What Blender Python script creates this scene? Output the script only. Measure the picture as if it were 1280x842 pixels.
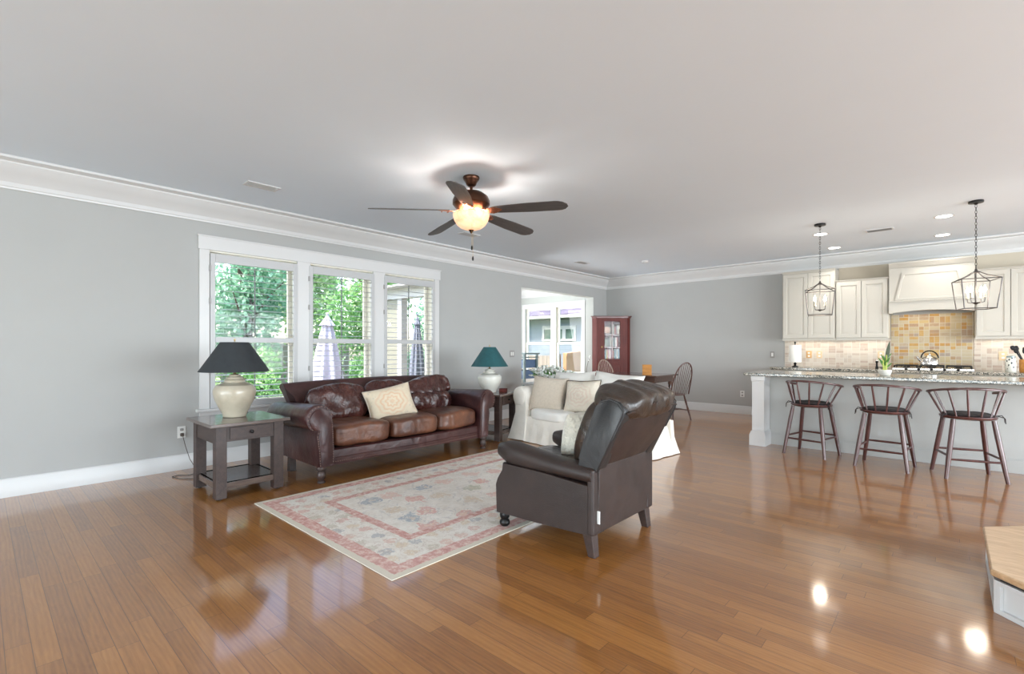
import bpy, math, random
from mathutils import Vector, Matrix, noise
random.seed(7)
PI = math.pi
S = bpy.context.scene
for _o in list(bpy.data.objects): bpy.data.objects.remove(_o)
COL = S.collection

# ---------------------------------------------------------------- camera
EYE = 1.25; FPX = 606.0
cam = bpy.data.cameras.new('camera'); camo = bpy.data.objects.new('camera', cam); COL.objects.link(camo)
camo.location = (0, 0, EYE)
camo.rotation_euler = (PI/2, 0, math.atan2(548, 606))
cam.sensor_width = 36; cam.sensor_fit = 'HORIZONTAL'; cam.lens = FPX*36/1280
cam.shift_y = (434.7-421)/1280.0
cam.clip_start = .02; cam.clip_end = 300
S.camera = camo
S.view_settings.view_transform = 'Standard'; S.view_settings.look = 'None'
S.view_settings.exposure = 0.16; S.view_settings.gamma = 1
S.view_settings.use_curve_mapping = False
S.cycles.use_denoising = True
S.cycles.max_bounces = 10; S.cycles.diffuse_bounces = 5; S.cycles.glossy_bounces = 4
S.cycles.transparent_max_bounces = 24; S.cycles.transmission_bounces = 6
S.cycles.sample_clamp_indirect = 6; S.cycles.caustics_refractive = False; S.cycles.caustics_reflective = False

# ---------------------------------------------------------------- sky, sun, large lights
W = bpy.data.worlds.new('world'); S.world = W; W.use_nodes = True
wn = W.node_tree.nodes; wn.clear()
sky = wn.new('ShaderNodeTexSky'); sky.sky_type = 'NISHITA'; sky.sun_disc = False
sky.sun_elevation = math.radians(55); sky.sun_rotation = math.radians(215); sky.air_density = 1.0; sky.dust_density = 2.5
bg = wn.new('ShaderNodeBackground'); bg.inputs[1].default_value = SKY_STR = 0.95
wo = wn.new('ShaderNodeOutputWorld')
W.node_tree.links.new(sky.outputs[0], bg.inputs[0]); W.node_tree.links.new(bg.outputs[0], wo.inputs[0])

def light(name, kind, loc, rot=(0,0,0), energy=10, color=(1,1,1), size=None, size_y=None, radius=None, spread=None, parent=None, spot=None):
    l = bpy.data.lights.new(name, kind); l.energy = energy; l.color = color
    if kind == 'AREA':
        l.shape = 'RECTANGLE' if size_y else 'DISK'
        l.size = size
        if size_y: l.size_y = size_y
        if spread: l.spread = math.radians(spread)
    elif kind == 'SUN': l.angle = math.radians(1.5)
    else:
        l.shadow_soft_size = radius or .05
        if kind == 'SPOT': l.spot_size = math.radians(spot or 100); l.spot_blend = .8
    o = bpy.data.objects.new(name, l); COL.objects.link(o); o.location = loc; o.rotation_euler = rot
    if parent: o.parent = parent
    return o
def aim(o, d): o.rotation_euler = Vector(d).to_track_quat('-Z', 'Y').to_euler()
sun = light('sun', 'SUN', (-8, -30, 40), energy=6.0, color=(1, .95, .86)); aim(sun, (.25, .75, -1.15))
# added fill lamps, out of view behind and beside the camera and in the sunroom
a1 = light('daylight_rear_windows', 'AREA', (0, -6.2, 1.5), energy=250, color=(.88, .95, 1), size=10.5, size_y=2.3); aim(a1, (0, 1, .22))
a2 = light('daylight_side_windows', 'AREA', (7.2, 4.6, 1.5), energy=1150, color=(.86, .94, 1), size=9.6, size_y=2.3); aim(a2, (-1, .22, .24))
a3 = light('patio_bounce_rear', 'AREA', (0, -5.6, .35), energy=380, color=(.76, .90, 1), size=10.5, size_y=.8); aim(a3, (0, .8, 1))  # added low fill aimed upward to brighten the ceiling
a4 = light('sunroom_daylight', 'AREA', (-8.66, 9.0, 1.45), energy=14, color=(.95, .98, 1), size=1.1, size_y=1.7); aim(a4, (1, 0, .1))  # added lamp that brightens the sunroom
a5 = light('sunroom_side_daylight', 'AREA', (-7.80, 7.50, 1.5), energy=140, color=(.96, .98, 1), size=1.7, size_y=1.9); aim(a5, (.80, .50, .34))  # added fill for the far end; the diagonal wall has no window

# ---------------------------------------------------------------- materials
class NT:
    def __init__(s, name):
        s.m = bpy.data.materials.new(name); s.m.use_nodes = True
        s.t = s.m.node_tree; s.b = s.t.nodes['Principled BSDF']; s.o = s.t.nodes['Material Output']
    def n(s, typ, ins=None, **kw):
        x = s.t.nodes.new('ShaderNode'+typ)
        for k, v in kw.items(): setattr(x, k, v)
        if ins:
            for k, v in ins.items(): s.put(x.inputs[k], v)
        return x
    def put(s, sock, v):
        if isinstance(v, bpy.types.NodeSocket): s.t.links.new(v, sock)
        elif isinstance(v, bpy.types.Node): s.t.links.new(v.outputs[0], sock)
        else:
            if isinstance(v, tuple) and len(v) == 3 and sock.type == 'RGBA': v = v + (1,)
            sock.default_value = v
    def math(s, op, a, b=None, c=None):
        x = s.n('Math', operation=op); s.put(x.inputs[0], a)
        if b is not None: s.put(x.inputs[1], b)
        if c is not None: s.put(x.inputs[2], c)
        return x.outputs[0]
    def mix(s, f, a, b, mode='MIX'):
        x = s.n('MixRGB', blend_type=mode); s.put(x.inputs[0], f); s.put(x.inputs[1], a); s.put(x.inputs[2], b); return x.outputs[0]
    def ramp(s, f, stops, interp='LINEAR'):
        x = s.n('ValToRGB'); s.put(x.inputs[0], f); cr = x.color_ramp; cr.interpolation = interp
        while len(cr.elements) < len(stops): cr.elements.new(.5)
        for e, (p, c) in zip(cr.elements, stops): e.position = p; e.color = tuple(c)+(1,) if len(c) == 3 else c
        return x.outputs[0]
    def coord(s, kind='Object'): return s.n('TexCoord').outputs[kind]
    def bump(s, h, strength=.3, dist=.01):
        x = s.n('Bump', {'Height': h, 'Strength': strength, 'Distance': dist}); s.put(s.b.inputs['Normal'], x.outputs[0]); return x
    def noise(s, vec, scale=5, detail=3, rough=.5, dist=0.0):
        return s.n('TexNoise', {'Vector': vec, 'Scale': scale, 'Detail': detail, 'Roughness': rough, 'Distortion': dist}).outputs[0]
    def scale(s, vec, sc):
        return s.n('Mapping', {'Vector': vec, 'Scale': sc}).outputs[0]
    def set(s, **kw):
        for k, v in kw.items(): s.put(s.b.inputs[k.replace('_', ' ')], v)
        return s

def plain(name, col, rough=.5, metal=0, var=.06, scale=20, bump=0, spec=None, coat=0, sheen=0, bscale=None, bdist=.003):
    t = NT(name); c = t.coord()
    n = t.noise(c, scale, 4)
    t.put(t.b.inputs['Base Color'], t.ramp(n, [(.3, tuple(max(0, v*(1-var)) for v in col)), (.7, tuple(min(1, v*(1+var)) for v in col))]))
    t.set(Roughness=rough, Metallic=metal)
    if spec is not None: t.b.inputs['Specular IOR Level'].default_value = spec
    if coat: t.b.inputs['Coat Weight'].default_value = coat; t.b.inputs['Coat Roughness'].default_value = .1
    if sheen: t.b.inputs['Sheen Weight'].default_value = sheen
    if bump: t.bump(t.noise(c, bscale or scale*4, 4), bump, bdist)
    return t.m

def wood(name, dark, light_, rough=.4, axis=(1, 8, 8), scale=3, coat=0, bump=.1):
    t = NT(name); c = t.scale(t.coord(), axis)
    n = t.noise(c, scale, 6, .6, .8); n2 = t.noise(c, scale*6, 3)
    f = t.math('ADD', t.math('MULTIPLY', n, .75), t.math('MULTIPLY', n2, .25))
    t.put(t.b.inputs['Base Color'], t.ramp(f, [(.32, dark), (.68, light_)]))
    t.set(Roughness=rough)
    if coat: t.b.inputs['Coat Weight'].default_value = coat; t.b.inputs['Coat Roughness'].default_value = .12
    t.bump(n2, bump, .002)
    return t.m

def leather(name, base, worn, rough=.35, wear=.5, crease=.5, cs=6):
    t = NT(name); c = t.coord()
    n = t.noise(c, 2.6, 5, .6, .4); m = t.noise(c, 14, 5, .7)
    f = t.math('ADD', t.math('MULTIPLY', n, .7), t.math('MULTIPLY', m, .3))
    t.put(t.b.inputs['Base Color'], t.ramp(f, [(wear-.12, base), (wear+.18, worn)]))
    t.put(t.b.inputs['Roughness'], t.math('MULTIPLY_ADD', m, .25, rough-.12))
    w = t.n('TexWave', {'Vector': c, 'Scale': cs*.25, 'Distortion': 9.0, 'Detail': 3.0, 'Detail Scale': 1.6}).outputs['Fac']
    v = t.n('TexVoronoi', {'Vector': c, 'Scale': 220.0}).outputs['Distance']
    h = t.math('ADD', t.math('ADD', t.math('MULTIPLY', w, crease*.5), t.math('MULTIPLY', t.noise(c, cs, 4, .6, 1.2), crease)), t.math('MULTIPLY', v, .04))
    t.bump(h, .55, .02)
    return t.m

def emis(name, col, st):
    t = NT(name); t.set(**{'Base_Color': col, 'Emission_Color': col, 'Emission_Strength': st}); return t.m

def glass(name, tint=(1, 1, 1), refl=.08):
    t = NT(name)
    tr = t.n('BsdfTransparent', {'Color': tint}); gl = t.n('BsdfGlossy', {'Roughness': .02})
    fr = t.n('Fresnel', {'IOR': 1.45})
    mx = t.n('MixShader', {0: t.math('MULTIPLY', fr.outputs[0], .25), 1: tr, 2: gl})
    t.t.links.new(mx.outputs[0], t.o.inputs[0]); return t.m

M = {}
M['wall'] = plain('wall_paint', (.40, .402, .395), .85, var=.012, scale=3, bump=.06, bscale=160, bdist=.001)
M['ceil'] = plain('ceiling_paint', (.715, .785, .855), .9, var=.008, scale=2, bump=.05, bscale=90, bdist=.001)
M['trim'] = plain('white_trim_paint', (.60, .597, .595), .38, var=.01, scale=4)
M['shut'] = plain('shutter_paint', (.46, .46, .465), .38, var=.01, scale=4)
M['jamb'] = plain('cream_jamb', (.72, .70, .62), .5, var=.02)
M['sunwall'] = plain('pale_sunroom_paint', (.42, .43, .405), .8, var=.01, scale=3)
M['beige'] = plain('beige_wall_paint', (.52, .46, .37), .8, var=.02, scale=3)  # back wall strip with the warm light put into its colour
M['cab'] = plain('cream_cabinet_paint', (.47, .445, .395), .42, var=.012, scale=3)
M['island'] = plain('island_grey_paint', (.41, .415, .405), .6, var=.02, scale=3)
M['black'] = plain('black_metal', (.015, .014, .014), .4, .6)
M['dkgrey'] = plain('dark_grey', (.05, .05, .05), .5)
M['pewter'] = plain('pendant_metal', (.10, .09, .085), .45, .7)
M['bronze'] = plain('fan_bronze', (.075, .032, .018), .32, .85, var=.2)
M['copper'] = plain('fan_iron', (.35, .12, .06), .35, .8, var=.2)
M['blade'] = wood('fan_blade_wood', (.045, .038, .036), (.10, .085, .08), .5, (1, 14, 14), 3)
M['brass'] = plain('brass', (.55, .38, .16), .3, .9)
M['chrome'] = plain('brushed_steel', (.6, .6, .6), .22, 1)
M['stud'] = plain('nailhead', (.36, .25, .2), .35, .7)
M['leather'] = leather('oxblood_leather', (.026, .008, .009), (.080, .028, .024), .36, .5, .55)
M['leatherw'] = leather('worn_seat_leather', (.045, .016, .012), (.20, .075, .035), .36, .50, .6, 8)
M['leatherc'] = leather('creased_cushion_leather', (.028, .009, .009), (.095, .030, .022), .26, .5, 1.1, 9)
M['recl'] = leather('brown_recliner_leather', (.019, .012, .0105), (.040, .024, .020), .46, .5, .18, 5)
M['reclw'] = leather('dark_wing_leather', (.013, .013, .014), (.024, .023, .024), .40, .5, .3, 5)
M['reclc'] = leather('wrinkled_head_leather', (.020, .014, .011), (.060, .036, .024), .30, .5, .8, 9)
M['slip'] = plain('white_slipcover', (.72, .68, .615), .9, var=.05, scale=5, bump=.5, bscale=9, bdist=.02, sheen=.15)
M['slipw'] = plain('white_cotton', (.76, .74, .70), .9, var=.04, scale=5, bump=.5, bscale=10, bdist=.015, sheen=.15)
M['linen'] = plain('beige_linen', (.52, .45, .37), .95, var=.06, scale=40, bump=.3, bscale=300, bdist=.002, sheen=.1)
M['fuzzy'] = plain('fluffy_cream', (.72, .68, .58), 1, var=.08, scale=30, bump=.9, bscale=60, bdist=.02, sheen=.5)
M['table'] = wood('dark_end_table_wood', (.022, .012, .010), (.058, .032, .025), .5, (1, 9, 9), 3, .05)
M['tabletop'] = wood('end_table_top', (.06, .04, .034), (.13, .09, .072), .26, (9, 1, 9), 3, .4)
M['stool'] = wood('red_brown_stool_wood', (.035, .009, .008), (.10, .032, .026), .34, (6, 6, 1), 4, .3)
M['windsor'] = wood('windsor_wood', (.05, .018, .014), (.13, .05, .035), .35, (6, 6, 1), 4, .3)
M['windsorp'] = wood('pale_windsor_wood', (.25, .16, .12), (.45, .33, .27), .4, (6, 6, 1), 4, .2)  # paler windsor wood, the whitish highlight put into its colour
M['seatpad'] = plain('black_seat_pad', (.02, .015, .015), .9, var=.4, scale=30, bump=.5)
M['cherry'] = wood('cherry_cabinet', (.075, .008, .006), (.15, .022, .015), .6, (7, 7, 1), 3, .0)
M['cherryd'] = wood('cherry_cornice', (.07, .012, .01), (.14, .022, .016), .3, (1, 7, 7), 3, .4)
M['dining'] = wood('dining_wood', (.06, .03, .022), (.13, .07, .05), .22, (1, 8, 8), 3, .6)
M['oak'] = wood('light_oak_tread', (.42, .25, .13), (.66, .45, .27), .35, (1.5, 10, 10), 3, .3)
M['honey'] = wood('honey_box', (.45, .17, .03), (.68, .32, .07), .45, (1, 6, 6), 4)
M['ceramic'] = plain('crackle_cream_ceramic', (.46, .41, .32), .35, var=.10, scale=12, coat=.4, bump=.1)
M['ceramicw'] = plain('white_ceramic', (.62, .605, .55), .3, var=.03, scale=12, coat=.4)
M['shade'] = plain('black_lamp_shade', (.022, .026, .030), .75, var=.1)
M['shadet'] = plain('teal_lamp_shade', (.012, .075, .085), .7, var=.1)
M['glasspane'] = glass('window_glass')
M['plastic'] = plain('white_plastic', (.72, .72, .70), .4, var=.01)
M['greyplastic'] = plain('grey_plate', (.28, .27, .26), .4, var=.03)
M['paper'] = plain('paper_towel', (.80, .78, .73), .95, var=.02)
M['leaf'] = plain('plant_green', (.10, .27, .06), .5, var=.35, scale=25)
M['flower'] = plain('white_flower', (.90, .91, .88), .7, var=.05)
M['bark'] = plain('bark', (.10, .07, .05), .9, var=.3, bump=.5)
M['bluep'] = plain('slate_blue_paint', (.10, .16, .27), .5, var=.1)
M['greym'] = plain('grey_green_metal', (.23, .29, .29), .4, .4)
M['cord'] = plain('brown_cord', (.07, .05, .04), .6)
M['umbw'] = plain('lavender_white_canvas', (.46, .44, .52), .85, var=.04, bump=.2)
M['umbb'] = plain('slate_canvas', (.20, .22, .28), .85, var=.06, bump=.2)
M['exttrim'] = plain('white_exterior_trim', (.46, .46, .45), .7, var=.02)
M['extwall'] = plain('tan_exterior', (.22, .22, .175), .85, var=.03)
M['fencegr'] = wood('weathered_fence', (.22, .18, .15), (.36, .31, .27), .85, (6, 6, 1), 3)
M['fenceor'] = wood('new_cedar_fence', (.50, .24, .12), (.68, .36, .20), .8, (6, 6, 1), 3)  # warm orange sunlight put into the board colour
M['patio'] = plain('patio_concrete', (.42, .40, .37), .9, var=.08, scale=3)
M['gran'] = None

def foliage(name, dk, md, lt):
    t = NT(name); c = t.coord()
    n = t.noise(c, 2.2, 4, .6); n2 = t.noise(c, 11, 2)
    f = t.math('ADD', t.math('MULTIPLY', n, .5), t.math('MULTIPLY', n2, .5))
    col = t.ramp(f, [(.36, dk), (.5, md), (.64, lt)])
    t.put(t.b.inputs['Base Color'], col); t.set(Roughness=.5)
    tl = t.n('BsdfTranslucent', {'Color': col})
    mx = t.n('MixShader', {0: .35, 1: t.b.outputs[0], 2: tl.outputs[0]})
    t.t.links.new(mx.outputs[0], t.o.inputs[0]); return t.m
M['tree1'] = foliage('foliage_mid', (.06, .20, .06), (.20, .42, .14), (.50, .66, .30))
M['tree2'] = foliage('foliage_blue', (.07, .22, .13), (.22, .44, .28), (.48, .66, .46))
M['tree3'] = foliage('foliage_pale', (.14, .28, .10), (.38, .52, .26), (.72, .78, .56))

def floor_mat():
    t = NT('oak_floor'); c = t.coord(); sp = t.n('SeparateXYZ', {0: c})
    X, Y = sp.outputs[0], sp.outputs[1]
    wdt = .0785
    r = t.math('DIVIDE', Y, wdt); row = t.math('FLOOR', r); fr = t.math('FRACT', r)
    rn = t.n('TexWhiteNoise', {'W': row}, noise_dimensions='1D').outputs['Value']
    rn2 = t.n('TexWhiteNoise', {'W': t.math('ADD', row, 57.3)}, noise_dimensions='1D').outputs['Value']
    ln = t.math('MULTIPLY_ADD', rn2, .5, .75)
    q = t.math('DIVIDE', t.math('MULTIPLY_ADD', rn, 3.0, X), ln)
    ci = t.math('FLOOR', q); fx = t.math('FRACT', q)
    vec = t.n('CombineXYZ', {0: ci, 1: row, 2: 0.0}).outputs[0]
    pid = t.n('TexWhiteNoise', {'Vector': vec}, noise_dimensions='3D').outputs['Value']
    off = t.n('VectorMath', {0: c, 1: t.n('VectorMath', {0: vec, 1: (3.7, 1.9, 5.3)}, operation='MULTIPLY').outputs[0]}, operation='ADD').outputs[0]
    g = t.noise(t.scale(off, (2.0, 16, 4)), 2.2, 5, .6, 1.6)
    g2 = t.noise(t.scale(off, (3, 90, 3)), 2, 3)
    ringw = t.n('TexWave', {'Vector': t.scale(off, (1.2, 14, 1)), 'Scale': 1.1, 'Distortion': 7.0, 'Detail': 2.0}, wave_type='RINGS').outputs['Fac']
    f = t.math('ADD', t.math('ADD', t.math('MULTIPLY', g, .46), t.math('MULTIPLY', pid, .26)), t.math('ADD', t.math('MULTIPLY', g2, .12), t.math('MULTIPLY', ringw, .10)))
    col = t.ramp(f, [(.22, (.20, .073, .016)), (.5, (.325, .13, .028)), (.8, (.45, .20, .05))])
    ey = t.math('MINIMUM', fr, t.math('SUBTRACT', 1.0, fr))
    ex = t.math('MULTIPLY', t.math('MINIMUM', fx, t.math('SUBTRACT', 1.0, fx)), ln)
    gap = t.math('MAXIMUM', t.math('LESS_THAN', ey, .017), t.math('LESS_THAN', ex, .0012))
    col = t.mix(t.math('MULTIPLY', gap, .62), col, (.04, .018, .01))
    t.put(t.b.inputs['Base Color'], col)
    rg = t.math('MULTIPLY_ADD', t.noise(c, 1.3, 4), .08, .27)
    t.put(t.b.inputs['Roughness'], t.math('MULTIPLY_ADD', pid, .05, rg))
    t.b.inputs['Specular IOR Level'].default_value = .38
    t.b.inputs['Coat Weight'].default_value = .9; t.b.inputs['Coat Roughness'].default_value = .09; t.b.inputs['Coat IOR'].default_value = 1.6
    bev = t.math('SMOOTH_MIN', t.math('MULTIPLY', ey, 6.0), .3, .2)
    h = t.math('ADD', t.math('MULTIPLY', bev, 1.0), t.math('ADD', t.math('MULTIPLY', pid, .10), t.math('ADD', t.math('MULTIPLY', g2, .05), t.math('MULTIPLY', t.noise(t.scale(off, (1, 6, 1)), 1.2, 1), .35))))
    t.bump(h, .22, .006)
    return t.m
M['floor'] = floor_mat()

def mosaic(name, w, h, stops, grout, rough=.55):
    t = NT(name); c = t.coord(); sp = t.n('SeparateXYZ', {0: c}); X, Z = sp.outputs[0], sp.outputs[2]
    bw, bh = w*4, h*2                       # ashlar blocks: each cell is split one of several ways
    bxq = t.math('DIVIDE', X, w*2); bzq = t.math('DIVIDE', Z, h*2)
    bi, bj = t.math('FLOOR', bxq), t.math('FLOOR', bzq)
    fx, fz = t.math('FRACT', bxq), t.math('FRACT', bzq)
    r = t.n('TexWhiteNoise', {'Vector': t.n('CombineXYZ', {0: bi, 1: bj, 2: 3.0}).outputs[0]}, noise_dimensions='3D').outputs['Value']
    sx = t.math('GREATER_THAN', r, .45); sz = t.math('LESS_THAN', r, .75)
    fx2 = t.math('MULTIPLY', fx, t.math('ADD', 1.0, sx)); fz2 = t.math('MULTIPLY', fz, t.math('ADD', 1.0, sz))
    ci, cj = t.math('FLOOR', fx2), t.math('FLOOR', fz2)
    gx, gz = t.math('FRACT', fx2), t.math('FRACT', fz2)
    idv = t.n('CombineXYZ', {0: t.math('MULTIPLY_ADD', bi, 2.0, ci), 1: t.math('MULTIPLY_ADD', bj, 2.0, cj), 2: 1.0}).outputs[0]
    pid = t.n('TexWhiteNoise', {'Vector': idv}, noise_dimensions='3D').outputs['Value']
    f = t.math('ADD', t.math('MULTIPLY', pid, .8), t.math('MULTIPLY', t.noise(c, 30, 5, .7), .2))
    col = t.ramp(f, stops)
    gw = .05
    e = t.math('MINIMUM', t.math('MINIMUM', gx, t.math('SUBTRACT', 1.0, gx)), t.math('MINIMUM', gz, t.math('SUBTRACT', 1.0, gz)))
    col = t.mix(t.math('LESS_THAN', e, gw), col, grout)
    t.put(t.b.inputs['Base Color'], col); t.set(Roughness=rough)
    t.bump(t.math('MINIMUM', e, .1), .5, .01)
    return t.m
M['mosg'] = mosaic('golden_travertine', .06, .05, [(.1, (.32, .20, .13)), (.25, (.45, .38, .27)), (.42, (.43, .36, .24)), (.58, (.47, .34, .15)), (.72, (.42, .22, .045)), (.9, (.30, .25, .22))], (.48, .44, .36))
M['mosp'] = mosaic('pale_travertine', .055, .04, [(.1, (.46, .36, .30)), (.4, (.58, .51, .43)), (.7, (.62, .56, .49)), (.95, (.48, .41, .35))], (.62, .58, .52))

def granite():
    t = NT('speckled_granite'); c = t.coord()
    v = t.n('TexVoronoi', {'Vector': c, 'Scale': 120.0}).outputs['Color']
    s = t.n('SeparateColor', {0: v}).outputs[0]
    n = t.noise(c, 25, 4, .7)
    f = t.math('ADD', t.math('MULTIPLY', s, .7), t.math('MULTIPLY', n, .3))
    t.put(t.b.inputs['Base Color'], t.ramp(f, [(.30, (.025, .03, .025)), (.42, (.12, .12, .105)), (.60, (.32, .30, .255)), (.80, (.55, .51, .44))]))
    t.set(Roughness=.12); return t.m
M['gran'] = granite()

def rug_mat(hx, hy):
    t = NT('faded_persian_rug'); c = t.coord(); sp = t.n('SeparateXYZ', {0: c}); X, Y = sp.outputs[0], sp.outputs[1]
    wob = t.math('MULTIPLY_ADD', t.noise(c, 30, 3), .02, -.01)
    dx = t.math('SUBTRACT', hx, t.math('ABSOLUTE', X)); dy = t.math('SUBTRACT', hy, t.math('ABSOLUTE', Y))
    d = t.math('ADD', t.math('MINIMUM', dx, dy), wob)
    n = t.noise(c, 9, 6, .75)
    cream = t.ramp(n, [(.35, (.64, .585, .51)), (.6, (.78, .74, .68))])
    red = t.ramp(t.noise(c, 22, 5, .8), [(.35, (.44, .16, .14)), (.50, (.58, .30, .26)), (.62, (.72, .56, .49))])
    def blobs(vec, sc, seed, thr, edge=.03):
        vv = t.n('VectorMath', {0: vec, 1: (seed, seed*1.7, 0.0)}, operation='ADD').outputs[0]
        w = t.n('VectorMath', {0: vv, 1: t.n('VectorMath', {0: t.n('TexNoise', {'Vector': vec, 'Scale': sc*3.2, 'Detail': 5.0}).outputs['Color'], 1: (.75/sc,)*3}, operation='MULTIPLY').outputs[0]}, operation='ADD').outputs[0]
        vo = t.n('TexVoronoi', {'Vector': w, 'Scale': sc, 'Randomness': .55}, voronoi_dimensions='2D')
        dd = vo.outputs['Distance']; rr = t.n('SeparateColor', {0: vo.outputs['Color']})
        return dd, rr.outputs[0]
    dd, rr = blobs(c, 3.6, .0, 0)
    tuft = t.noise(c, 70, 3, .8)
    pal = t.ramp(rr, [(0, (.62, .26, .22)), (.28, (.68, .40, .33)), (.42, (.22, .29, .37)), (.58, (.60, .47, .33)), (.72, (.36, .37, .24)), (.86, (.66, .33, .28))], 'CONSTANT')
    m1 = t.math('MULTIPLY', t.math('LESS_THAN', t.math('ADD', dd, t.math('MULTIPLY', tuft, .22)), .40), t.math('GREATER_THAN', t.noise(c, 40, 4, .8), .44))
    ring = t.math('MULTIPLY', t.math('LESS_THAN', t.math('ABSOLUTE', t.math('SUBTRACT', dd, .40)), .035), t.math('GREATER_THAN', t.noise(c, 18, 3), .52))
    core = t.math('LESS_THAN', dd, .09)
    fld = t.mix(t.math('MULTIPLY', m1, .72), cream, pal)
    fld = t.mix(t.math('MULTIPLY', ring, .5), fld, (.42, .40, .38))
    fld = t.mix(t.math('MULTIPLY', core, .5), fld, (.72, .56, .42))
    dd2, rr2 = blobs(c, 7.5, 4.3, 0)
    pal2 = t.ramp(rr2, [(0, (.60, .27, .22)), (.25, (.64, .48, .30)), (.45, (.25, .28, .33)), (.6, (.64, .36, .28)), (.8, (.45, .40, .30))], 'CONSTANT')
    m2 = t.math('MULTIPLY', t.math('LESS_THAN', t.math('ADD', dd2, t.math('MULTIPLY', tuft, .22)), .42), t.math('GREATER_THAN', t.noise(c, 45, 4, .8), .44))
    brd = t.mix(t.math('MULTIPLY', m2, .62), cream, pal2)
    def band(a, b): return t.math('MULTIPLY', t.math('GREATER_THAN', d, a), t.math('LESS_THAN', d, b))
    vn = t.math('ABSOLUTE', t.math('SUBTRACT', t.noise(c, 6.5, 2, .5, 1.0), .5))
    vine = t.math('MULTIPLY', t.math('LESS_THAN', vn, .010), t.math('GREATER_THAN', t.noise(c, 4, 2), .46))
    fld = t.mix(t.math('MULTIPLY', vine, .45), fld, (.40, .38, .40))
    vn2 = t.math('ABSOLUTE', t.math('SUBTRACT', t.noise(c, 15, 2, .5, 1.5), .5))
    brd = t.mix(t.math('MULTIPLY', t.math('LESS_THAN', vn2, .02), .45), brd, (.44, .30, .24))
    sp1 = t.math('GREATER_THAN', t.noise(c, 26, 5, .85), .60)
    fld = t.mix(t.math('MULTIPLY', sp1, .30), fld, (.66, .47, .42))
    brd = t.mix(t.math('MULTIPLY', sp1, .35), brd, (.50, .38, .32))
    col = t.mix(t.math('LESS_THAN', d, .43), fld, brd)
    col = t.mix(band(.385, .455), col, red)
    col = t.mix(band(.045, .135), col, red)
    col = t.mix(t.math('LESS_THAN', d, .045), col, (.62, .56, .46))
    fade = t.noise(c, 1.7, 3)
    col = t.mix(t.math('MULTIPLY', fade, .30), col, (.72, .68, .62))
    t.put(t.b.inputs['Base Color'], col); t.set(Roughness=.95)
    t.bump(t.noise(c, 260, 2), .4, .004)
    return t.m

def pillow_print(name, base, a, b, sc=1.0):
    t = NT(name); c = t.coord(); sp = t.n('SeparateXYZ', {0: c})
    r = t.math('SQRT', t.math('ADD', t.math('POWER', t.math('MULTIPLY', sp.outputs[0], .8), 2.0), t.math('POWER', sp.outputs[2], 2.0)))
    ang = t.math('ARCTAN2', sp.outputs[2], sp.outputs[0])
    pet = t.math('MULTIPLY', t.math('SINE', t.math('MULTIPLY', ang, 8.0)), 1.1)
    w = t.math('SINE', t.math('ADD', t.math('MULTIPLY', r, 150.0), pet))
    n = t.noise(c, 60*sc, 5, .8)
    m = t.math('MULTIPLY', t.math('MULTIPLY', t.n('MapRange', {0: t.math('ADD', w, t.math('MULTIPLY', n, 3.0)), 1: 1.1, 2: 2.6}).outputs[0], t.n('MapRange', {0: r, 1: .17, 2: .12}).outputs[0]), .55)
    col = t.mix(m, t.ramp(t.noise(c, 14, 4, .7), [(.35, base), (.65, tuple(v*1.12 for v in base))]), a)
    v = t.n('TexVoronoi', {'Vector': c, 'Scale': 24.0*sc}).outputs['Distance']
    m2 = t.math('MULTIPLY', t.math('MULTIPLY', t.math('LESS_THAN', v, .25), t.math('GREATER_THAN', r, .15)), .5)
    col = t.mix(m2, col, b)
    t.put(t.b.inputs['Base Color'], col); t.set(Roughness=.95); t.bump(t.noise(c, 200, 2), .3, .003); return t.m
M['pprint'] = pillow_print('faded_medallion_print', (.62, .53, .40), (.62, .32, .18), (.45, .42, .38))
M['pprint2'] = pillow_print('soft_medallion_print', (.60, .54, .45), (.58, .40, .32), (.52, .42, .34))

def siding():
    t = NT('blue_grey_siding'); c = t.coord(); sp = t.n('SeparateXYZ', {0: c})
    f = t.math('FRACT', t.math('DIVIDE', sp.outputs[2], .18))
    t.put(t.b.inputs['Base Color'], t.mix(t.math('LESS_THAN', f, .08), t.ramp(t.noise(c, 2, 3), [(.3, (.20, .24, .28)), (.7, (.23, .27, .31))]), (.15, .18, .21)))
    t.set(Roughness=.8); t.bump(f, .5, .02); return t.m
M['siding'] = siding()
def shingles():
    t = NT('purple_grey_shingles'); c = t.coord()
    br = t.n('TexBrick', {'Vector': t.scale(c, (1, 1, 1)), 'Color1': (.13, .11, .145, 1), 'Color2': (.075, .062, .09, 1), 'Mortar': (.07, .06, .08, 1), 'Scale': 3.0, 'Mortar Size': .03, 'Brick Width': .8, 'Row Height': .35})
    t.put(t.b.inputs['Base Color'], br.outputs[0]); t.set(Roughness=.9); return t.m
M['shingle'] = shingles()
def lawn():
    t = NT('lawn'); c = t.coord(); t.put(t.b.inputs['Base Color'], t.ramp(t.noise(c, 6, 6, .8), [(.3, (.06, .13, .03)), (.7, (.17, .28, .08))])); t.set(Roughness=.95); t.bump(t.noise(c, 60, 3), .8, .03); return t.m
M['lawn'] = lawn()

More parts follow.
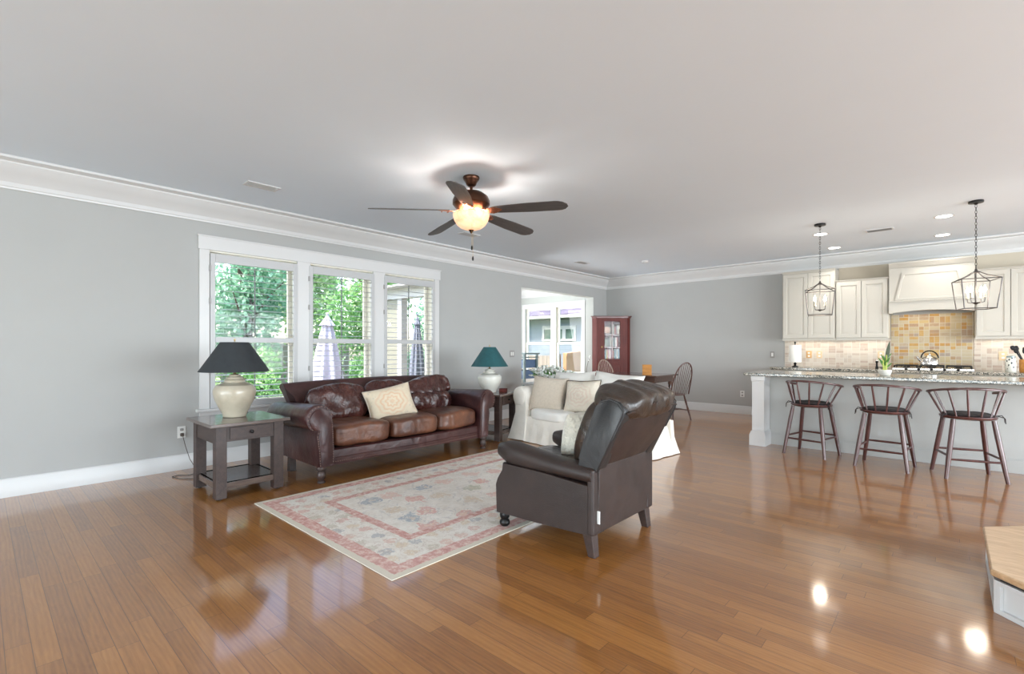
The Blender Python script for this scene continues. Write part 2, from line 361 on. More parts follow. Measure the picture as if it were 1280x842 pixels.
# ---------------------------------------------------------------- geometry helpers
class G:
    def __init__(s): s.v = []; s.f = []
    def add(s, vs, fs, mtx=None):
        b = len(s.v)
        for p in vs:
            p = Vector(p)
            if mtx is not None: p = mtx @ p
            s.v.append(tuple(p))
        for f in fs: s.f.append(tuple(b+i for i in f))
        return s
    def box(s, x0, x1, y0, y1, z0, z1, mtx=None):
        vs = [(x, y, z) for z in (z0, z1) for y in (y0, y1) for x in (x0, x1)]
        return s.add(vs, [(0, 2, 3, 1), (4, 5, 7, 6), (0, 1, 5, 4), (2, 6, 7, 3), (0, 4, 6, 2), (1, 3, 7, 5)], mtx)
    def prism(s, poly, axis, a, b, mtx=None):
        """poly: 2D points; axis 'x' -> poly is (y,z); 'y' -> (x,z); 'z' -> (x,y)"""
        def P(p, t): return {'x': (t, p[0], p[1]), 'y': (p[0], t, p[1]), 'z': (p[0], p[1], t)}[axis]
        n = len(poly); vs = [P(p, a) for p in poly]+[P(p, b) for p in poly]
        fs = [(i, (i+1) % n, n+(i+1) % n, n+i) for i in range(n)]
        ar = sum(poly[i][0]*poly[(i+1) % n][1]-poly[(i+1) % n][0]*poly[i][1] for i in range(n))
        fs += [tuple(range(n-1, -1, -1)), tuple(range(n, 2*n))]
        return s.add(vs, fs, mtx)
    def loft(s, rings, closed=True, caps=True, mtx=None):
        n = len(rings[0]); vs = [p for r in rings for p in r]; fs = []
        for k in range(len(rings)-1):
            for i in range(n if closed else n-1):
                j = (i+1) % n; fs.append((k*n+i, k*n+j, (k+1)*n+j, (k+1)*n+i))
        if caps: fs += [tuple(range(n-1, -1, -1)), tuple((len(rings)-1)*n+i for i in range(n))]
        return s.add(vs, fs, mtx)
    def lathe(s, prof, c=(0, 0, 0), seg=20, mtx=None, ribs=0, amp=0, caps=True):
        rings = []
        for r, z in prof:
            rings.append([(c[0]+(r*(1+amp*math.cos(ribs*2*PI*k/seg)))*math.cos(2*PI*k/seg), c[1]+(r*(1+amp*math.cos(ribs*2*PI*k/seg)))*math.sin(2*PI*k/seg), c[2]+z) for k in range(seg)])
        return s.loft(rings, True, caps, mtx)
    def tube(s, pts, r, seg=8, caps=True, mtx=None):
        pts = [Vector(p) for p in pts]; rings = []; up = None
        for i, p in enumerate(pts):
            d = (pts[min(i+1, len(pts)-1)]-pts[max(i-1, 0)]).normalized()
            if up is None:
                up = Vector((0, 0, 1)) if abs(d.z) < .9 else Vector((1, 0, 0))
            a = d.cross(up).normalized(); b = a.cross(d).normalized(); up = b
            rr = r[i] if isinstance(r, (list, tuple)) else r
            rings.append([tuple(p+a*rr*math.cos(2*PI*k/seg)+b*rr*math.sin(2*PI*k/seg)) for k in range(seg)])
        return s.loft(rings, True, caps, mtx)
    def sphere(s, c, r, seg=12, rings=8, sc=(1, 1, 1)):
        prof = [(max(1e-4, r*math.sin(PI*k/rings)), -r*math.cos(PI*k/rings)) for k in range(rings+1)]
        m = Matrix.Translation(c) @ Matrix.Diagonal((sc[0], sc[1], sc[2], 1))
        return s.lathe(prof, (0, 0, 0), seg, m)
    def soft(s, c, h, n=4.0, sub=10, nz=0.0, ns=5, rot=None, seed=0, shape=None):
        """rounded cushion: a cube grid pulled on to a super-ellipsoid"""
        idx = {}; vs = []; fs = []
        def V(i, j, k):
            key = (i, j, k)
            if key not in idx:
                p = Vector((2*i/sub-1, 2*j/sub-1, 2*k/sub-1))
                L = (abs(p.x)**n+abs(p.y)**n+abs(p.z)**n)**(1/n)
                p = p/L
                q = Vector((p.x*h[0], p.y*h[1], p.z*h[2]))
                if shape: q = Vector(shape(p, q))
                if nz:
                    nv = noise.noise_vector(q*ns+Vector((seed, seed*2.3, 0)))
                    q = q+nv*nz
                idx[key] = len(vs); vs.append(q)
            return idx[key]
        R = range(sub)
        for i in R:
            for j in R:
                fs += [(V(i, j, 0), V(i, j+1, 0), V(i+1, j+1, 0), V(i+1, j, 0)), (V(i, j, sub), V(i+1, j, sub), V(i+1, j+1, sub), V(i, j+1, sub)),
                       (V(i, 0, j), V(i+1, 0, j), V(i+1, 0, j+1), V(i, 0, j+1)), (V(i, sub, j), V(i, sub, j+1), V(i+1, sub, j+1), V(i+1, sub, j)),
                       (V(0, i, j), V(0, i, j+1), V(0, i+1, j+1), V(0, i+1, j)), (V(sub, i, j), V(sub, i+1, j), V(sub, i+1, j+1), V(sub, i, j+1))]
        m = Matrix.Translation(c)
        if rot is not None: m = m @ rot
        return s.add(vs, fs, m)
    def pillow(s, w, h, th, mtx=None, n=16, pinch=.07, nz=.008, seed=0):
        """throw pillow standing in the x-z plane, centred at the origin"""
        top = []; vs = []; fs = []
        def P(i, j, sg):
            u = 2*i/n-1; v = 2*j/n-1
            x = u*w/2*(1-pinch*(1-v*v)); z = v*h/2*(1-pinch*(1-u*u))
            t = th/2*max(0, (1-u**4))**.55*max(0, (1-v**4))**.55*(1-.25*(u*u+v*v)/2)
            q = Vector((x, sg*t, z))
            return q+noise.noise_vector(q*7+Vector((seed, seed, sg)))*nz*(1 if t > 1e-6 else .3)
        idx = {}
        for sg in (-1, 1):
            for i in range(n+1):
                for j in range(n+1):
                    edge = i in (0, n) or j in (0, n)
                    if edge and sg == 1: idx[(i, j, 1)] = idx[(i, j, -1)]; continue
                    idx[(i, j, sg)] = len(vs); vs.append(P(i, j, sg))
        for i in range(n):
            for j in range(n):
                fs.append((idx[(i, j, -1)], idx[(i+1, j, -1)], idx[(i+1, j+1, -1)], idx[(i, j+1, -1)]))
                fs.append((idx[(i, j, 1)], idx[(i, j+1, 1)], idx[(i+1, j+1, 1)], idx[(i+1, j, 1)]))
        return s.add(vs, fs, mtx)
    def build(s, name, mat, parent=None, bevel=0, sub=0, ang=38, loc=None, rot=None, seg=2):
        me = bpy.data.meshes.new(name); me.from_pydata(s.v, [], s.f); me.validate(); me.update()
        import bmesh
        bm = bmesh.new(); bm.from_mesh(me); bmesh.ops.recalc_face_normals(bm, faces=bm.faces); bm.to_mesh(me); bm.free()
        me.polygons.foreach_set('use_smooth', [True]*len(me.polygons))
        try: me.set_sharp_from_angle(angle=math.radians(ang))
        except Exception: pass
        me.materials.append(M[mat] if isinstance(mat, str) else mat)
        o = bpy.data.objects.new(name, me); COL.objects.link(o)
        if parent: o.parent = parent
        if loc: o.location = loc
        if rot: o.rotation_euler = rot
        if bevel:
            b = o.modifiers.new('bevel', 'BEVEL'); b.width = bevel; b.segments = seg; b.limit_method = 'ANGLE'; b.angle_limit = math.radians(40); b.harden_normals = True
        if sub:
            b = o.modifiers.new('sub', 'SUBSURF'); b.levels = sub; b.render_levels = sub
        return o

def tag(o, label=None, cat=None, group=None, kind=None):
    if label: o['label'] = label
    if cat: o['category'] = cat
    if group: o['group'] = group
    if kind: o['kind'] = kind
    return o
def thing(name, loc, rz=0, label=None, cat=None, group=None):
    o = bpy.data.objects.new(name, None); COL.objects.link(o); o.location = loc; o.rotation_euler = (0, 0, rz)
    o.empty_display_size = .1
    return tag(o, label, cat, group)
def struct(o): o['kind'] = 'structure'; return o
def copy_tree(o, loc=None, rz=None, label=None, parent=None):
    kids = [c for c in bpy.data.objects if c.parent == o]
    c = o.copy(); COL.objects.link(c)
    if parent: c.parent = parent
    if loc is not None: c.location = loc
    if rz is not None: c.rotation_euler = (c.rotation_euler[0], c.rotation_euler[1], rz)
    if label: c['label'] = label
    for k in kids: copy_tree(k, parent=c)
    return c
def T(*a): return Matrix.Translation(a)
def RX(a): return Matrix.Rotation(a, 4, 'X')
def RY(a): return Matrix.Rotation(a, 4, 'Y')
def RZ(a): return Matrix.Rotation(a, 4, 'Z')
D2 = math.radians

# ================================================================ THE ROOM
XL, YB, XR, YF, CH = -5.87, 9.73, 7.4, -6.4, 2.82
WT = .18
SX, SY0, SY1 = -8.72, 6.60, 9.90           # sunroom inner limits
def slab(z0, z1): return G().box(XL-WT, XR+.1, YF-.1, SY1+.15, z0, z1).prism([(XL-WT, SY0-.1), (-7.25, SY0-.1), (SX-.15, 8.05), (SX-.15, SY1+.15), (XL-WT, SY1+.15)], 'z', z0, z1)
struct(slab(-.12, 0).build('floor', 'floor'))
struct(slab(CH, CH+.12).build('ceiling', 'ceil'))
# window wall
WY = [(1.655, 2.625), (2.745, 3.66), (3.81, 4.715)]; WZ0, WZ1 = .60, 2.30
OP0, OP1, OPZ = 6.744, 9.18, 2.375
g = G(); x0, x1 = XL-WT, XL
g.box(x0, x1, YF, WY[0][0], 0, CH)
g.box(x0, x1, WY[0][0], WY[2][1], 0, WZ0); g.box(x0, x1, WY[0][0], WY[2][1], WZ1, CH)
g.box(x0, x1, WY[0][1], WY[1][0], WZ0, WZ1); g.box(x0, x1, WY[1][1], WY[2][0], WZ0, WZ1)
g.box(x0, x1, WY[2][1], OP0, 0, CH); g.box(x0, x1, OP0, OP1, OPZ, CH); g.box(x0, x1, OP1, YB+.15, 0, CH)
struct(g.build('wall_left', 'wall'))
struct(G().box(XL, XR+.1, YB, YB+.12, 0, CH).build('wall_back', 'wall'))
# unseen walls, each with a broad opening; the added fill lamps stand just inside
g = G().box(XR, XR+.1, YF, -.3, 0, CH).box(XR, XR+.1, 9.5, YB, 0, CH).box(XR, XR+.1, -.3, 9.5, 2.7, CH).box(XR, XR+.1, -.3, 9.5, 0, .3)
struct(g.build('wall_right', 'wall'))
g = G().box(XL, -5.4, YF-.1, YF, 0, CH).box(5.4, XR, YF-.1, YF, 0, CH).box(-5.4, 5.4, YF-.1, YF, 2.7, CH).box(-5.4, 5.4, YF-.1, YF, 0, .25)
struct(g.build('wall_front', 'wall'))
# white-lined reveal of the sunroom opening
g = G().box(XL-WT-.002, XL-.0005, OP1-.004, OP1, 0, OPZ).box(XL-WT-.002, XL-.0005, OP0, OP1, OPZ-.004, OPZ).box(XL-WT-.002, XL-.0005, OP0, OP0+.004, 0, OPZ)
struct(g.build('trim_4', 'sunwall'))
# sunroom shell
KX, KY = -7.2, 8.1      # the near corner of the sunroom is cut off diagonally
g = G().box(KX, XL-WT, SY0-.12, SY0, 0, CH)
_d = Vector((SX-KX, KY-SY0, 0)); _a = math.atan2(_d.y, _d.x)
g.box(0, _d.length, 0, .12, 0, CH, T(KX, SY0, 0) @ RZ(_a))
struct(g.build('wall_sunroom_near', 'sunwall'))
SW0, SW1, SWZ0, SWZ1 = -8.47, -6.655, .62, 2.285
g = G().box(SX-.15, SW0, SY1, SY1+.15, 0, CH).box(SW1, XL+.0, SY1, SY1+.15, 0, CH).box(SW0, SW1, SY1, SY1+.15, 0, SWZ0).box(SW0, SW1, SY1, SY1+.15, SWZ1, CH)
struct(g.build('wall_sunroom_far', 'sunwall'))
g = G().box(SX-.15, SX, KY, KY+.3, 0, CH).box(SX-.15, SX, SY1-.3, SY1, 0, CH).box(SX-.15, SX, KY+.3, SY1-.3, 0, .6).box(SX-.15, SX, KY+.3, SY1-.3, 2.3, CH)
struct(g.build('wall_sunroom_left', 'sunwall'))
# outside face of the sunroom and eaves
g = G().box(KX-.02, XL-WT-.001, SY0-.155, SY0-.122, -.4, CH+.1).box(0, _d.length+.1, .125, .155, -.4, CH+.1, T(KX, SY0, 0) @ RZ(_a))
struct(g.build('wall_exterior', 'extwall'))
struct(G().box(KX-.12, KX+.02, SY0-.18, SY0-.155, -.4, CH+.1).build('trim_5', 'trim'))
struct(G().box(XL-WT-.85, XL-WT-.001, YF, SY0-.2, CH+.12, CH+.22).box(XL-WT-.87, XL-WT-.84, YF, SY0-.2, CH+.02, CH+.24).build('roof_eave', 'trim'))  # unseen eave added to keep the sun out of the windows
struct(G().prism([(XL-WT, SY0-.5), (KX-.2, SY0-.5), (SX-.6, KY-.2), (SX-.6, SY1+.6), (XL-WT, SY1+.6)], 'z', CH+.125, CH+.25).build('roof_sunroom', 'trim'))
struct(G().box(XL-WT, XR+2.2, YF-2.6, YB+.3, CH+.13, CH+.2).build('roof_main', 'trim'))  # unseen roof, its overhang lengthened to keep the sun out

# baseboards: flat board with a moulded cap
def baseprof(d0, sgn):     # profile (offset from wall, z)
    return [(0, 0), (.019, 0), (.019, .125), (.014, .135), (.014, .142), (.006, .155), (0, .157)]
def base_x(name, xw, y0, y1, sg=1, m='trim'):       # wall plane x = xw, room on +x (sg=1)
    struct(G().prism([(xw+sg*a, b) for a, b in baseprof(0, 0)], 'y', y0, y1).build(name, m))
def base_y(name, yw, x0_, x1_, sg=-1, m='trim'):
    struct(G().prism([(yw+sg*a, b) for a, b in baseprof(0, 0)], 'x', x0_, x1_).build(name, m))
base_x('baseboard_left', XL, YF, OP0-.0); base_x('baseboard_left_far', XL, OP1, YB)
base_y('baseboard_back', YB, XL, -2.2)
base_y('baseboard_sunroom_far', SY1, SX, XL-WT); base_x('baseboard_sunroom_left', SX, KY, SY1)
# quarter-round shoe line in floor wood colour is part of the boards; crown mouldings
CR = [(0, 2.585), (.014, 2.585), (.016, 2.60), (.022, 2.606), (.022, 2.64), (.028, 2.648), (.05, 2.675), (.085, 2.705), (.115, 2.735), (.135, 2.765), (.142, 2.772), (.142, 2.785), (.155, 2.79), (.19, 2.795), (.20, 2.80), (.20, 2.82), (0, 2.82)]
def crown_x(name, xw, y0, y1, sg=1, m='trim'):
    a, b = [], []
    g = G(); ring0 = [(xw+sg*p, y0+ (p if True else 0), z) for p, z in CR]; ring1 = [(xw+sg*p, y1-p, z) for p, z in CR]
    g.loft([ring0, ring1], True, True); struct(g.build(name, m, ang=25))
def crown_y(name, yw, xa, xb, sg=-1, m='trim'):
    g = G(); g.loft([[(xa+p, yw+sg*p, z) for p, z in CR], [(xb-p, yw+sg*p, z) for p, z in CR]], True, True); struct(g.build(name, m, ang=25))
crown_x('trim_1', XL, YF, YB); crown_y('trim_2', YB, XL, XR); crown_y('trim_3', SY1, SX, XL-WT)
crown_x('trim_6', SX, KY-.2, SY1)

# ---------------------------------------------------------------- window casing of the three windows
root = struct(thing('window_1', (XL, 3.19, 0)))
def W_(g, name, mat, **k): return g.build(name, mat, root, **k)
oy = 3.19
def wb(g, px0, px1, y0, y1, z0, z1): return g.box(px0, px1, y0-oy, y1-oy, z0, z1)
g = G(); wb(g, .0, .022, 1.575, 1.668, .56, 2.295); wb(g, 0, .022, 4.705, 4.795, .56, 2.295)
wb(g, 0, .022, 2.605, 2.765, .56, 2.295); wb(g, 0, .022, 3.64, 3.83, .56, 2.295)
W_(g, 'side_casing', 'trim', bevel=.002)
g = G(); wb(g, 0, .028, 1.565, 4.815, 2.295, 2.44); wb(g, 0, .036, 1.555, 4.825, 2.43, 2.445)
W_(g, 'head_casing', 'trim', bevel=.002)
g = G(); wb(g, -.10, .055, 1.545, 4.83, .575, .605); W_(g, 'window_stool', 'trim', bevel=.004)
g = G(); wb(g, 0, .02, 1.575, 4.80, .48, .575); W_(g, 'apron', 'trim', bevel=.002)
# double-hung sashes
for k, (ya, yb) in enumerate(WY):
    g = G()
    wb(g, -WT-.03, -.001, ya-.001, ya+.022, WZ0, WZ1); wb(g, -WT-.03, -.001, yb-.022, yb+.001, WZ0, WZ1)
    wb(g, -WT-.03, -.001, ya+.022, yb-.022, WZ1-.02, WZ1); wb(g, -WT-.03, -.001, ya+.022, yb-.022, WZ0, WZ0+.02)
    W_(g, 'jamb', 'jamb')
    g = G(); a, b = ya+.022, yb-.022; zm = 1.335
    for (z0, z1, xo) in ((WZ0+.02, zm+.02, -.12), (zm-.02, WZ1-.02, -.155)):
        wb(g, xo-.018, xo+.018, a, a+.045, z0, z1); wb(g, xo-.018, xo+.018, b-.045, b, z0, z1)
        wb(g, xo-.018, xo+.018, a+.045, b-.045, z0, z0+.045); wb(g, xo-.018, xo+.018, a+.045, b-.045, z1-.045, z1)
    sash = W_(g, 'sash', 'jamb')
    g = G(); wb(g, -.122, -.118, a+.04, b-.04, WZ0+.06, zm-.02); wb(g, -.157, -.153, a+.04, b-.04, zm+.02, WZ1-.06)
    g.build('pane', 'glasspane', sash)

# ---------------------------------------------------------------- plantation shutters
M['tilt'] = plain('dark_tilt_rod', (.12, .13, .13), .5)
GL = [(1.722, 2.556), (2.797, 3.611), (3.860, 4.662)]
names = ['white plantation shutter with open louvers behind the black-shaded lamp, leftmost window', 'white plantation shutter with open louvers in the middle window above the leather sofa', 'white plantation shutter with open louvers in the right-hand window, porch posts seen through it']
def shutter(k):
    ya, yb = GL[k]; cy = (ya+yb)/2; hw = (yb-ya)/2
    r = thing('plantation_shutter', (XL+.012, cy, WZ0), 0, names[k], 'shutter', 'plantation shutters of the sofa windows')
    def B(g, xa, xb, a, b, z0, z1): return g.box(xa, xb, a, b, z0-WZ0, z1-WZ0)
    st = .048
    for q in (-hw-st, hw):
        g = G(); B(g, -.014, .016, q, q+st, .605, 2.262); g.build('stile', 'shut', r, bevel=.003)
    g = G(); B(g, -.014, .016, -hw, hw, 2.168, 2.262); g.build('top_rail', 'shut', r, bevel=.003)
    g = G(); B(g, -.014, .016, -hw, hw, 1.311, 1.369); g.build('middle_rail', 'shut', r, bevel=.003)
    g = G(); B(g, -.014, .016, -hw, hw, .605, .665); g.build('bottom_rail', 'shut', r, bevel=.003)
    g = G()   # outer frame
    B(g, -.02, -.016, -hw-st-.001, -hw-st+.0, .605, 2.28)
    def louver(z):
        pts = []
        for i in range(12):
            t = 2*PI*i/12; pts.append((.032*math.cos(t), .0036*math.sin(t)))
        g = G().prism([(p[0], p[1]) for p in pts], 'y', -hw+.002, hw-.002)
        o = g.build('louver', 'shut', r, ang=60); o.location = (0, 0, z-WZ0); o.rotation_euler = (0, D2(4), 0); return o
    n1, n2 = 12, 10
    lv = None
    for i in range(n1):
        z = 1.369+(2.168-1.369)*(i+.5)/n1
        if lv is None: lv = louver(z)
        else: c = lv.copy(); COL.objects.link(c); c.parent = r; c.location = (0, 0, z-WZ0)
    for i in range(n2):
        z = .665+(1.311-.665)*(i+.5)/n2
        c = lv.copy(); COL.objects.link(c); c.parent = r; c.location = (0, 0, z-WZ0)
    g = G(); B(g, -.046, -.036, -.006, .006, 1.375, 2.16); g.build('tilt_rod', 'tilt', r)
    g = G(); B(g, -.046, -.036, -.006, .006, .67, 1.30)
    g.build('tilt_rod', 'tilt', r)
    for z in (2.10, 1.75, 1.0):
        g = G(); B(g, .016, .022, -hw-st-.012, -hw-st+.006, z-.03, z+.03); g.build('hinge', 'greyplastic', r)
for k in range(3): shutter(k)

# sunroom double window
root = struct(thing('window_2', ((SW0+SW1)/2, SY1, 0))); ox = (SW0+SW1)/2
def sb(g, xa, xb, ya, yb, z0, z1): return g.box(xa-ox, xb-ox, ya, yb, z0, z1)
g = G(); sb(g, SW0-.09, SW0+.0, -.02, 0, SWZ0, SWZ1); sb(g, SW1, SW1+.09, -.02, 0, SWZ0, SWZ1); sb(g, SW0-.1, SW1+.1, -.024, 0, SWZ1, SWZ1+.12); sb(g, SW0-.12, SW1+.12, -.05, 0, SWZ0-.03, SWZ0)
g.build('window_casing', 'trim', root, bevel=.002)
g = G(); sb(g, -7.60, -7.44, -.01, .12, SWZ0, SWZ1); g.build('mullion', 'jamb', root)
for (xa, xb) in ((SW0, -7.60), (-7.44, SW1)):
    g = G(); zm = 1.37
    for (z0, z1, yo) in ((SWZ0, zm+.02, .05), (zm-.02, SWZ1, .085)):
        sb(g, xa, xa+.06, yo-.018, yo+.018, z0, z1); sb(g, xb-.06, xb, yo-.018, yo+.018, z0, z1)
        sb(g, xa+.06, xb-.06, yo-.018, yo+.018, z0, z0+.05); sb(g, xa+.06, xb-.06, yo-.018, yo+.018, z1-.05, z1)
    s_ = g.build('sash', 'jamb', root)
    g = G(); sb(g, xa+.05, xb-.05, .048, .052, SWZ0+.04, zm-.02); sb(g, xa+.05, xb-.05, .083, .087, zm+.02, SWZ1-.04); g.build('pane', 'glasspane', s_)

# ---------------------------------------------------------------- plates on the walls
def outlet(name, loc, rz, label, cat, w=.075, h=.118, mat='plastic', kind='outlet', gangs=1, plug=False, group=None):
    r = thing(name, loc, rz, label, cat, group)     # plate faces local -y
    G().box(-w/2, w/2, -.006, -.0005, -h/2, h/2).build('cover_plate', mat, r, bevel=.002)
    if kind == 'outlet':
        for z in (-.026, .026):
            o = G().soft((0, -.008, z), (.016, .003, .014), 4, 6).build('socket', 'greyplastic' if mat == 'plastic' else 'plastic', r)
    else:
        for i in range(gangs):
            x = (i-(gangs-1)/2)*.046
            G().box(x-.016, x+.016, -.010, -.006, -.033, .033).build('rocker', 'plastic' if mat != 'plastic' else 'trim', r, bevel=.001)
    if plug: G().box(-.014, .014, -.035, -.010, -.042, -.008).build('plug', 'cord', r, bevel=.004)
    return r
outlet('wall_outlet', (XL, 1.42, .385), PI/2, 'white wall outlet with a brown cord plugged in, left of the near end table', 'outlet', plug=True)
outlet('light_switch', (XL, 6.49, 1.145), PI/2, 'grey double light switch plate on the window wall beside the sunroom opening', 'switch', .125, .118, 'greyplastic', 'switch', 2)
outlet('wall_outlet', (-2.92, YB, .382), 0, 'white outlet low on the back wall, left of the island end post', 'outlet')
outlet('light_switch', (-2.405, YB, 1.129), 0, 'single grey light switch on the back wall beside the backsplash', 'switch', .075, .118, 'greyplastic', 'switch')

# ---------------------------------------------------------------- ceiling items
def vent(x, y, rz, label, w=.30, d=.15, sm='trim'):
    r = thing('ceiling_vent', (x, y, CH), rz, label, 'vent', None)
    g = G().box(-w/2, w/2, -d/2, -d/2+.02, -.008, -.0005).box(-w/2, w/2, d/2-.02, d/2, -.008, -.0005).box(-w/2, -w/2+.02, -d/2+.02, d/2-.02, -.008, -.0005).box(w/2-.02, w/2, -d/2+.02, d/2-.02, -.008, -.0005)
    g.build('frame', 'trim', r)
    g = G().box(-w/2+.02, w/2-.02, -d/2+.02, d/2-.02, -.002, -.0005); g.build('duct_opening', 'dkgrey', r)
    g = G()
    n = 6
    for i in range(n):
        y_ = -d/2+.02+(d-.04)*(i+.5)/n
        g.box(-w/2+.02, w/2-.02, -.0085, .0085, -.001, .001, T(0, y_, -.006) @ RX(D2(35)))
    g.build('slats', sm, r)
vent(-4.95, 1.86, PI/2, 'white slatted ceiling vent above the left end of the window wall', sm='plastic')
vent(-4.93, 4.57, PI/2, 'white ceiling vent seen just under the fan, middle of the window-side row')
vent(-5.02, 7.48, PI/2, 'small white ceiling vent nearest the sunroom opening')
vent(-.70, 8.05, 0, 'grey slatted ceiling vent over the kitchen between the recessed lights', sm='greyplastic')
r = thing('smoke_detector', (-4.09, 8.10, CH), 0, 'round white smoke detector on the ceiling toward the dining corner', 'smoke detector')
G().lathe([(.001, -.035), (.045, -.034), (.055, -.028), (.062, -.012), (.065, 0)], seg=24).build('housing', 'trim', r)
G().lathe([(.001, -.038), (.012, -.038), (.014, -.034), (.014, -.033)], seg=12).build('test_button', 'plastic', r)
M['downlight'] = emis('downlight_lens', (1, .96, .9), 6)
spots = [(-1.33, 7.82, 'round recessed ceiling light just behind the chain of the left lantern pendant'), (-1.35, 9.02, 'round recessed ceiling light above the left upper cabinets'), (-.057, 7.74, 'round recessed ceiling light nearest the right lantern pendant'), (-.08, 9.01, 'round recessed ceiling light closest to the range hood')]
for x, y, lb in spots:
    r = thing('recessed_light', (x, y, CH), 0, lb, 'ceiling light', 'recessed kitchen lights')
    G().lathe([(.075, -.001), (.095, -.001), (.097, -.003), (.085, -.005), (.075, -.003), (.075, -.001)], seg=28, caps=False).build('trim_ring', 'trim', r)
    G().lathe([(.001, -.007), (.06, -.006), (.076, -.004), (.076, -.0015), (.001, -.0015)], seg=28).build('lens', 'downlight', r)
    light('downlight_lamp', 'SPOT', (0, 0, -.03), (0, 0, 0), energy=34, color=(1, .95, .87), radius=.07, parent=r, spot=130)

# ================================================================ KITCHEN
def door_panel(g, x0, x1, z0, z1, y, th=.02, fr=.055):
    """raised-panel cabinet door lying in x-z, front at y-th"""
    def ring(m, d): return [(x0+m, y-d, z0+m), (x1-m, y-d, z0+m), (x1-m, y-d, z1-m), (x0+m, y-d, z1-m)]
    rings = [ring(0, 0), ring(0, th-.003), ring(.003, th), ring(fr, th), ring(fr+.006, th-.010), ring(fr+.014, th-.010), ring(fr+.04, th-.002), ring(fr+.042, th-.002)]
    g.loft(rings, True, True); return g
def upper_cabinet(x0, x1, z0, z1, label, top=.0, name='upper_cabinet', yf=9.37, group=None, crown=False):
    cx = (x0+x1)/2; r = thing(name, (cx, YB, z0), 0, label, 'kitchen cabinet', group)
    w = (x1-x0)/2; d = YB-yf; H = z1-z0
    g = G().box(-w, w, -d, -.001, 0, H); g.build('cabinet_box', 'cab', r, bevel=.002)
    g = G().box(-w, w, -d-.004, -d+.016, -.028, 0).box(-w, w, -.0, -.001, -.001, 0); g.build('light_rail', 'cab', r, bevel=.003)
    for sx in (-1, 1):
        g = G(); a, b = (-w+.012, -.004) if sx < 0 else (.004, w-.012)
        door_panel(g, a, b, .012, H-(.05 if crown else .035), -d-.001); g.build('door', 'cab', r, ang=20)
    pr_ = [(0, 0), (-.012, .0), (-.018, .012), (-.018, .018), (-.03, .03), (-.03, .038), (0, .038)]
    g = G().loft([[(-w-.0, -d+p, H-.038+q) for p, q in pr_], [(w, -d+p, H-.038+q) for p, q in pr_]], True, True); g.build('cornice', 'cab', r, ang=25)
    return r
upper_cabinet(-2.155, -1.388, 1.402, 2.548, 'tall cream double-door upper cabinet, leftmost in the kitchen', crown=True)
upper_cabinet(-1.382, -.702, 1.402, 2.338, 'lower cream double-door upper cabinet between the tall cabinet and the range hood')
upper_cabinet(.258, .945, 1.402, 2.345, 'cream double-door upper cabinet just right of the range hood')
upper_cabinet(.95, 1.64, 1.402, 2.345, 'cream upper cabinet at the far right, cut by the photo edge')
# range hood
r = thing('range_hood', (-.222, YB, 1.77), 0, 'large cream wooden range hood with a tapered panelled front above the golden tiles', 'range hood')
w = .472; H = .775
arch = [(-w, 0)]+[(-w+.03+(2*w-.06)*i/16, .035*math.sin(PI*i/16)**.8 if 0 < i < 16 else 0) for i in range(17)]+[(w, 0), (w, .17), (-w, .17)]
G().prism(arch, 'y', -.44, -.415).box(-w, -w+.02, -.415, -.001, 0, .17).box(w-.02, w, -.415, -.001, 0, .17).box(-w+.02, w-.02, -.415, -.001, .05, .17).build('lower_band', 'cab', r, bevel=.002)
G().box(-w, w, -.40, -.001, .17, H).build('chimney_box', 'cab', r, bevel=.002)
G().box(-w-.0, w+.0, -.455, -.40, .17, .188).build('ledge', 'cab', r, bevel=.003)
tr = [(-.40, .20), (.40, .20), (.315, .60), (-.315, .60)]
tri = [(-.365, .225), (.365, .225), (.29, .575), (-.29, .575)]
def ringp(p, y): return [(a, y, b) for a, b in p]
G().loft([ringp(tr, -.40), ringp(tr, -.418), ringp(tri, -.418), ringp([(a*.985, b+.003*(1 if b < .4 else -1)) for a, b in tri], -.408)], True, True).build('tapered_panel', 'cab', r, ang=20)
pr_ = [(0, 0), (-.02, 0), (-.03, .02), (-.05, .05), (-.055, .06), (-.055, .075), (0, .075)]
G().loft([[(-w, -.40+p, H-.09+q) for p, q in pr_], [(w, -.40+p, H-.09+q) for p, q in pr_]], True, True).build('cornice', 'cab', r, ang=25)
light('hood_lamp', 'AREA', (-.222, 9.5, 1.80), (0, 0, 0), 1.6, (1, .80, .5), .6, .15)
# wall strip above the lower cabinets, warm light put into its beige colour
struct(G().box(-1.388, 1.7, YB-.004, YB-.0005, 2.33, 2.585).build('wall_back_upper', 'beige'))
# backsplash
for xa, xb, z1, m, lb in ((-2.20, -.70, 1.398, 'mosp', 'pale pinkish travertine tile backsplash left of the cooktop'), (-.697, .252, 1.768, 'mosg', 'golden and grey tumbled travertine tiles behind the cooktop'), (.255, 2.6, 1.398, 'mosp', 'pale travertine tile backsplash right of the cooktop')):
    o = G().box(xa, xb, -.012, -.0005, .0, z1-.926).build('tile_backsplash', m, loc=(0, YB, .926)); tag(o, lb, 'backsplash')
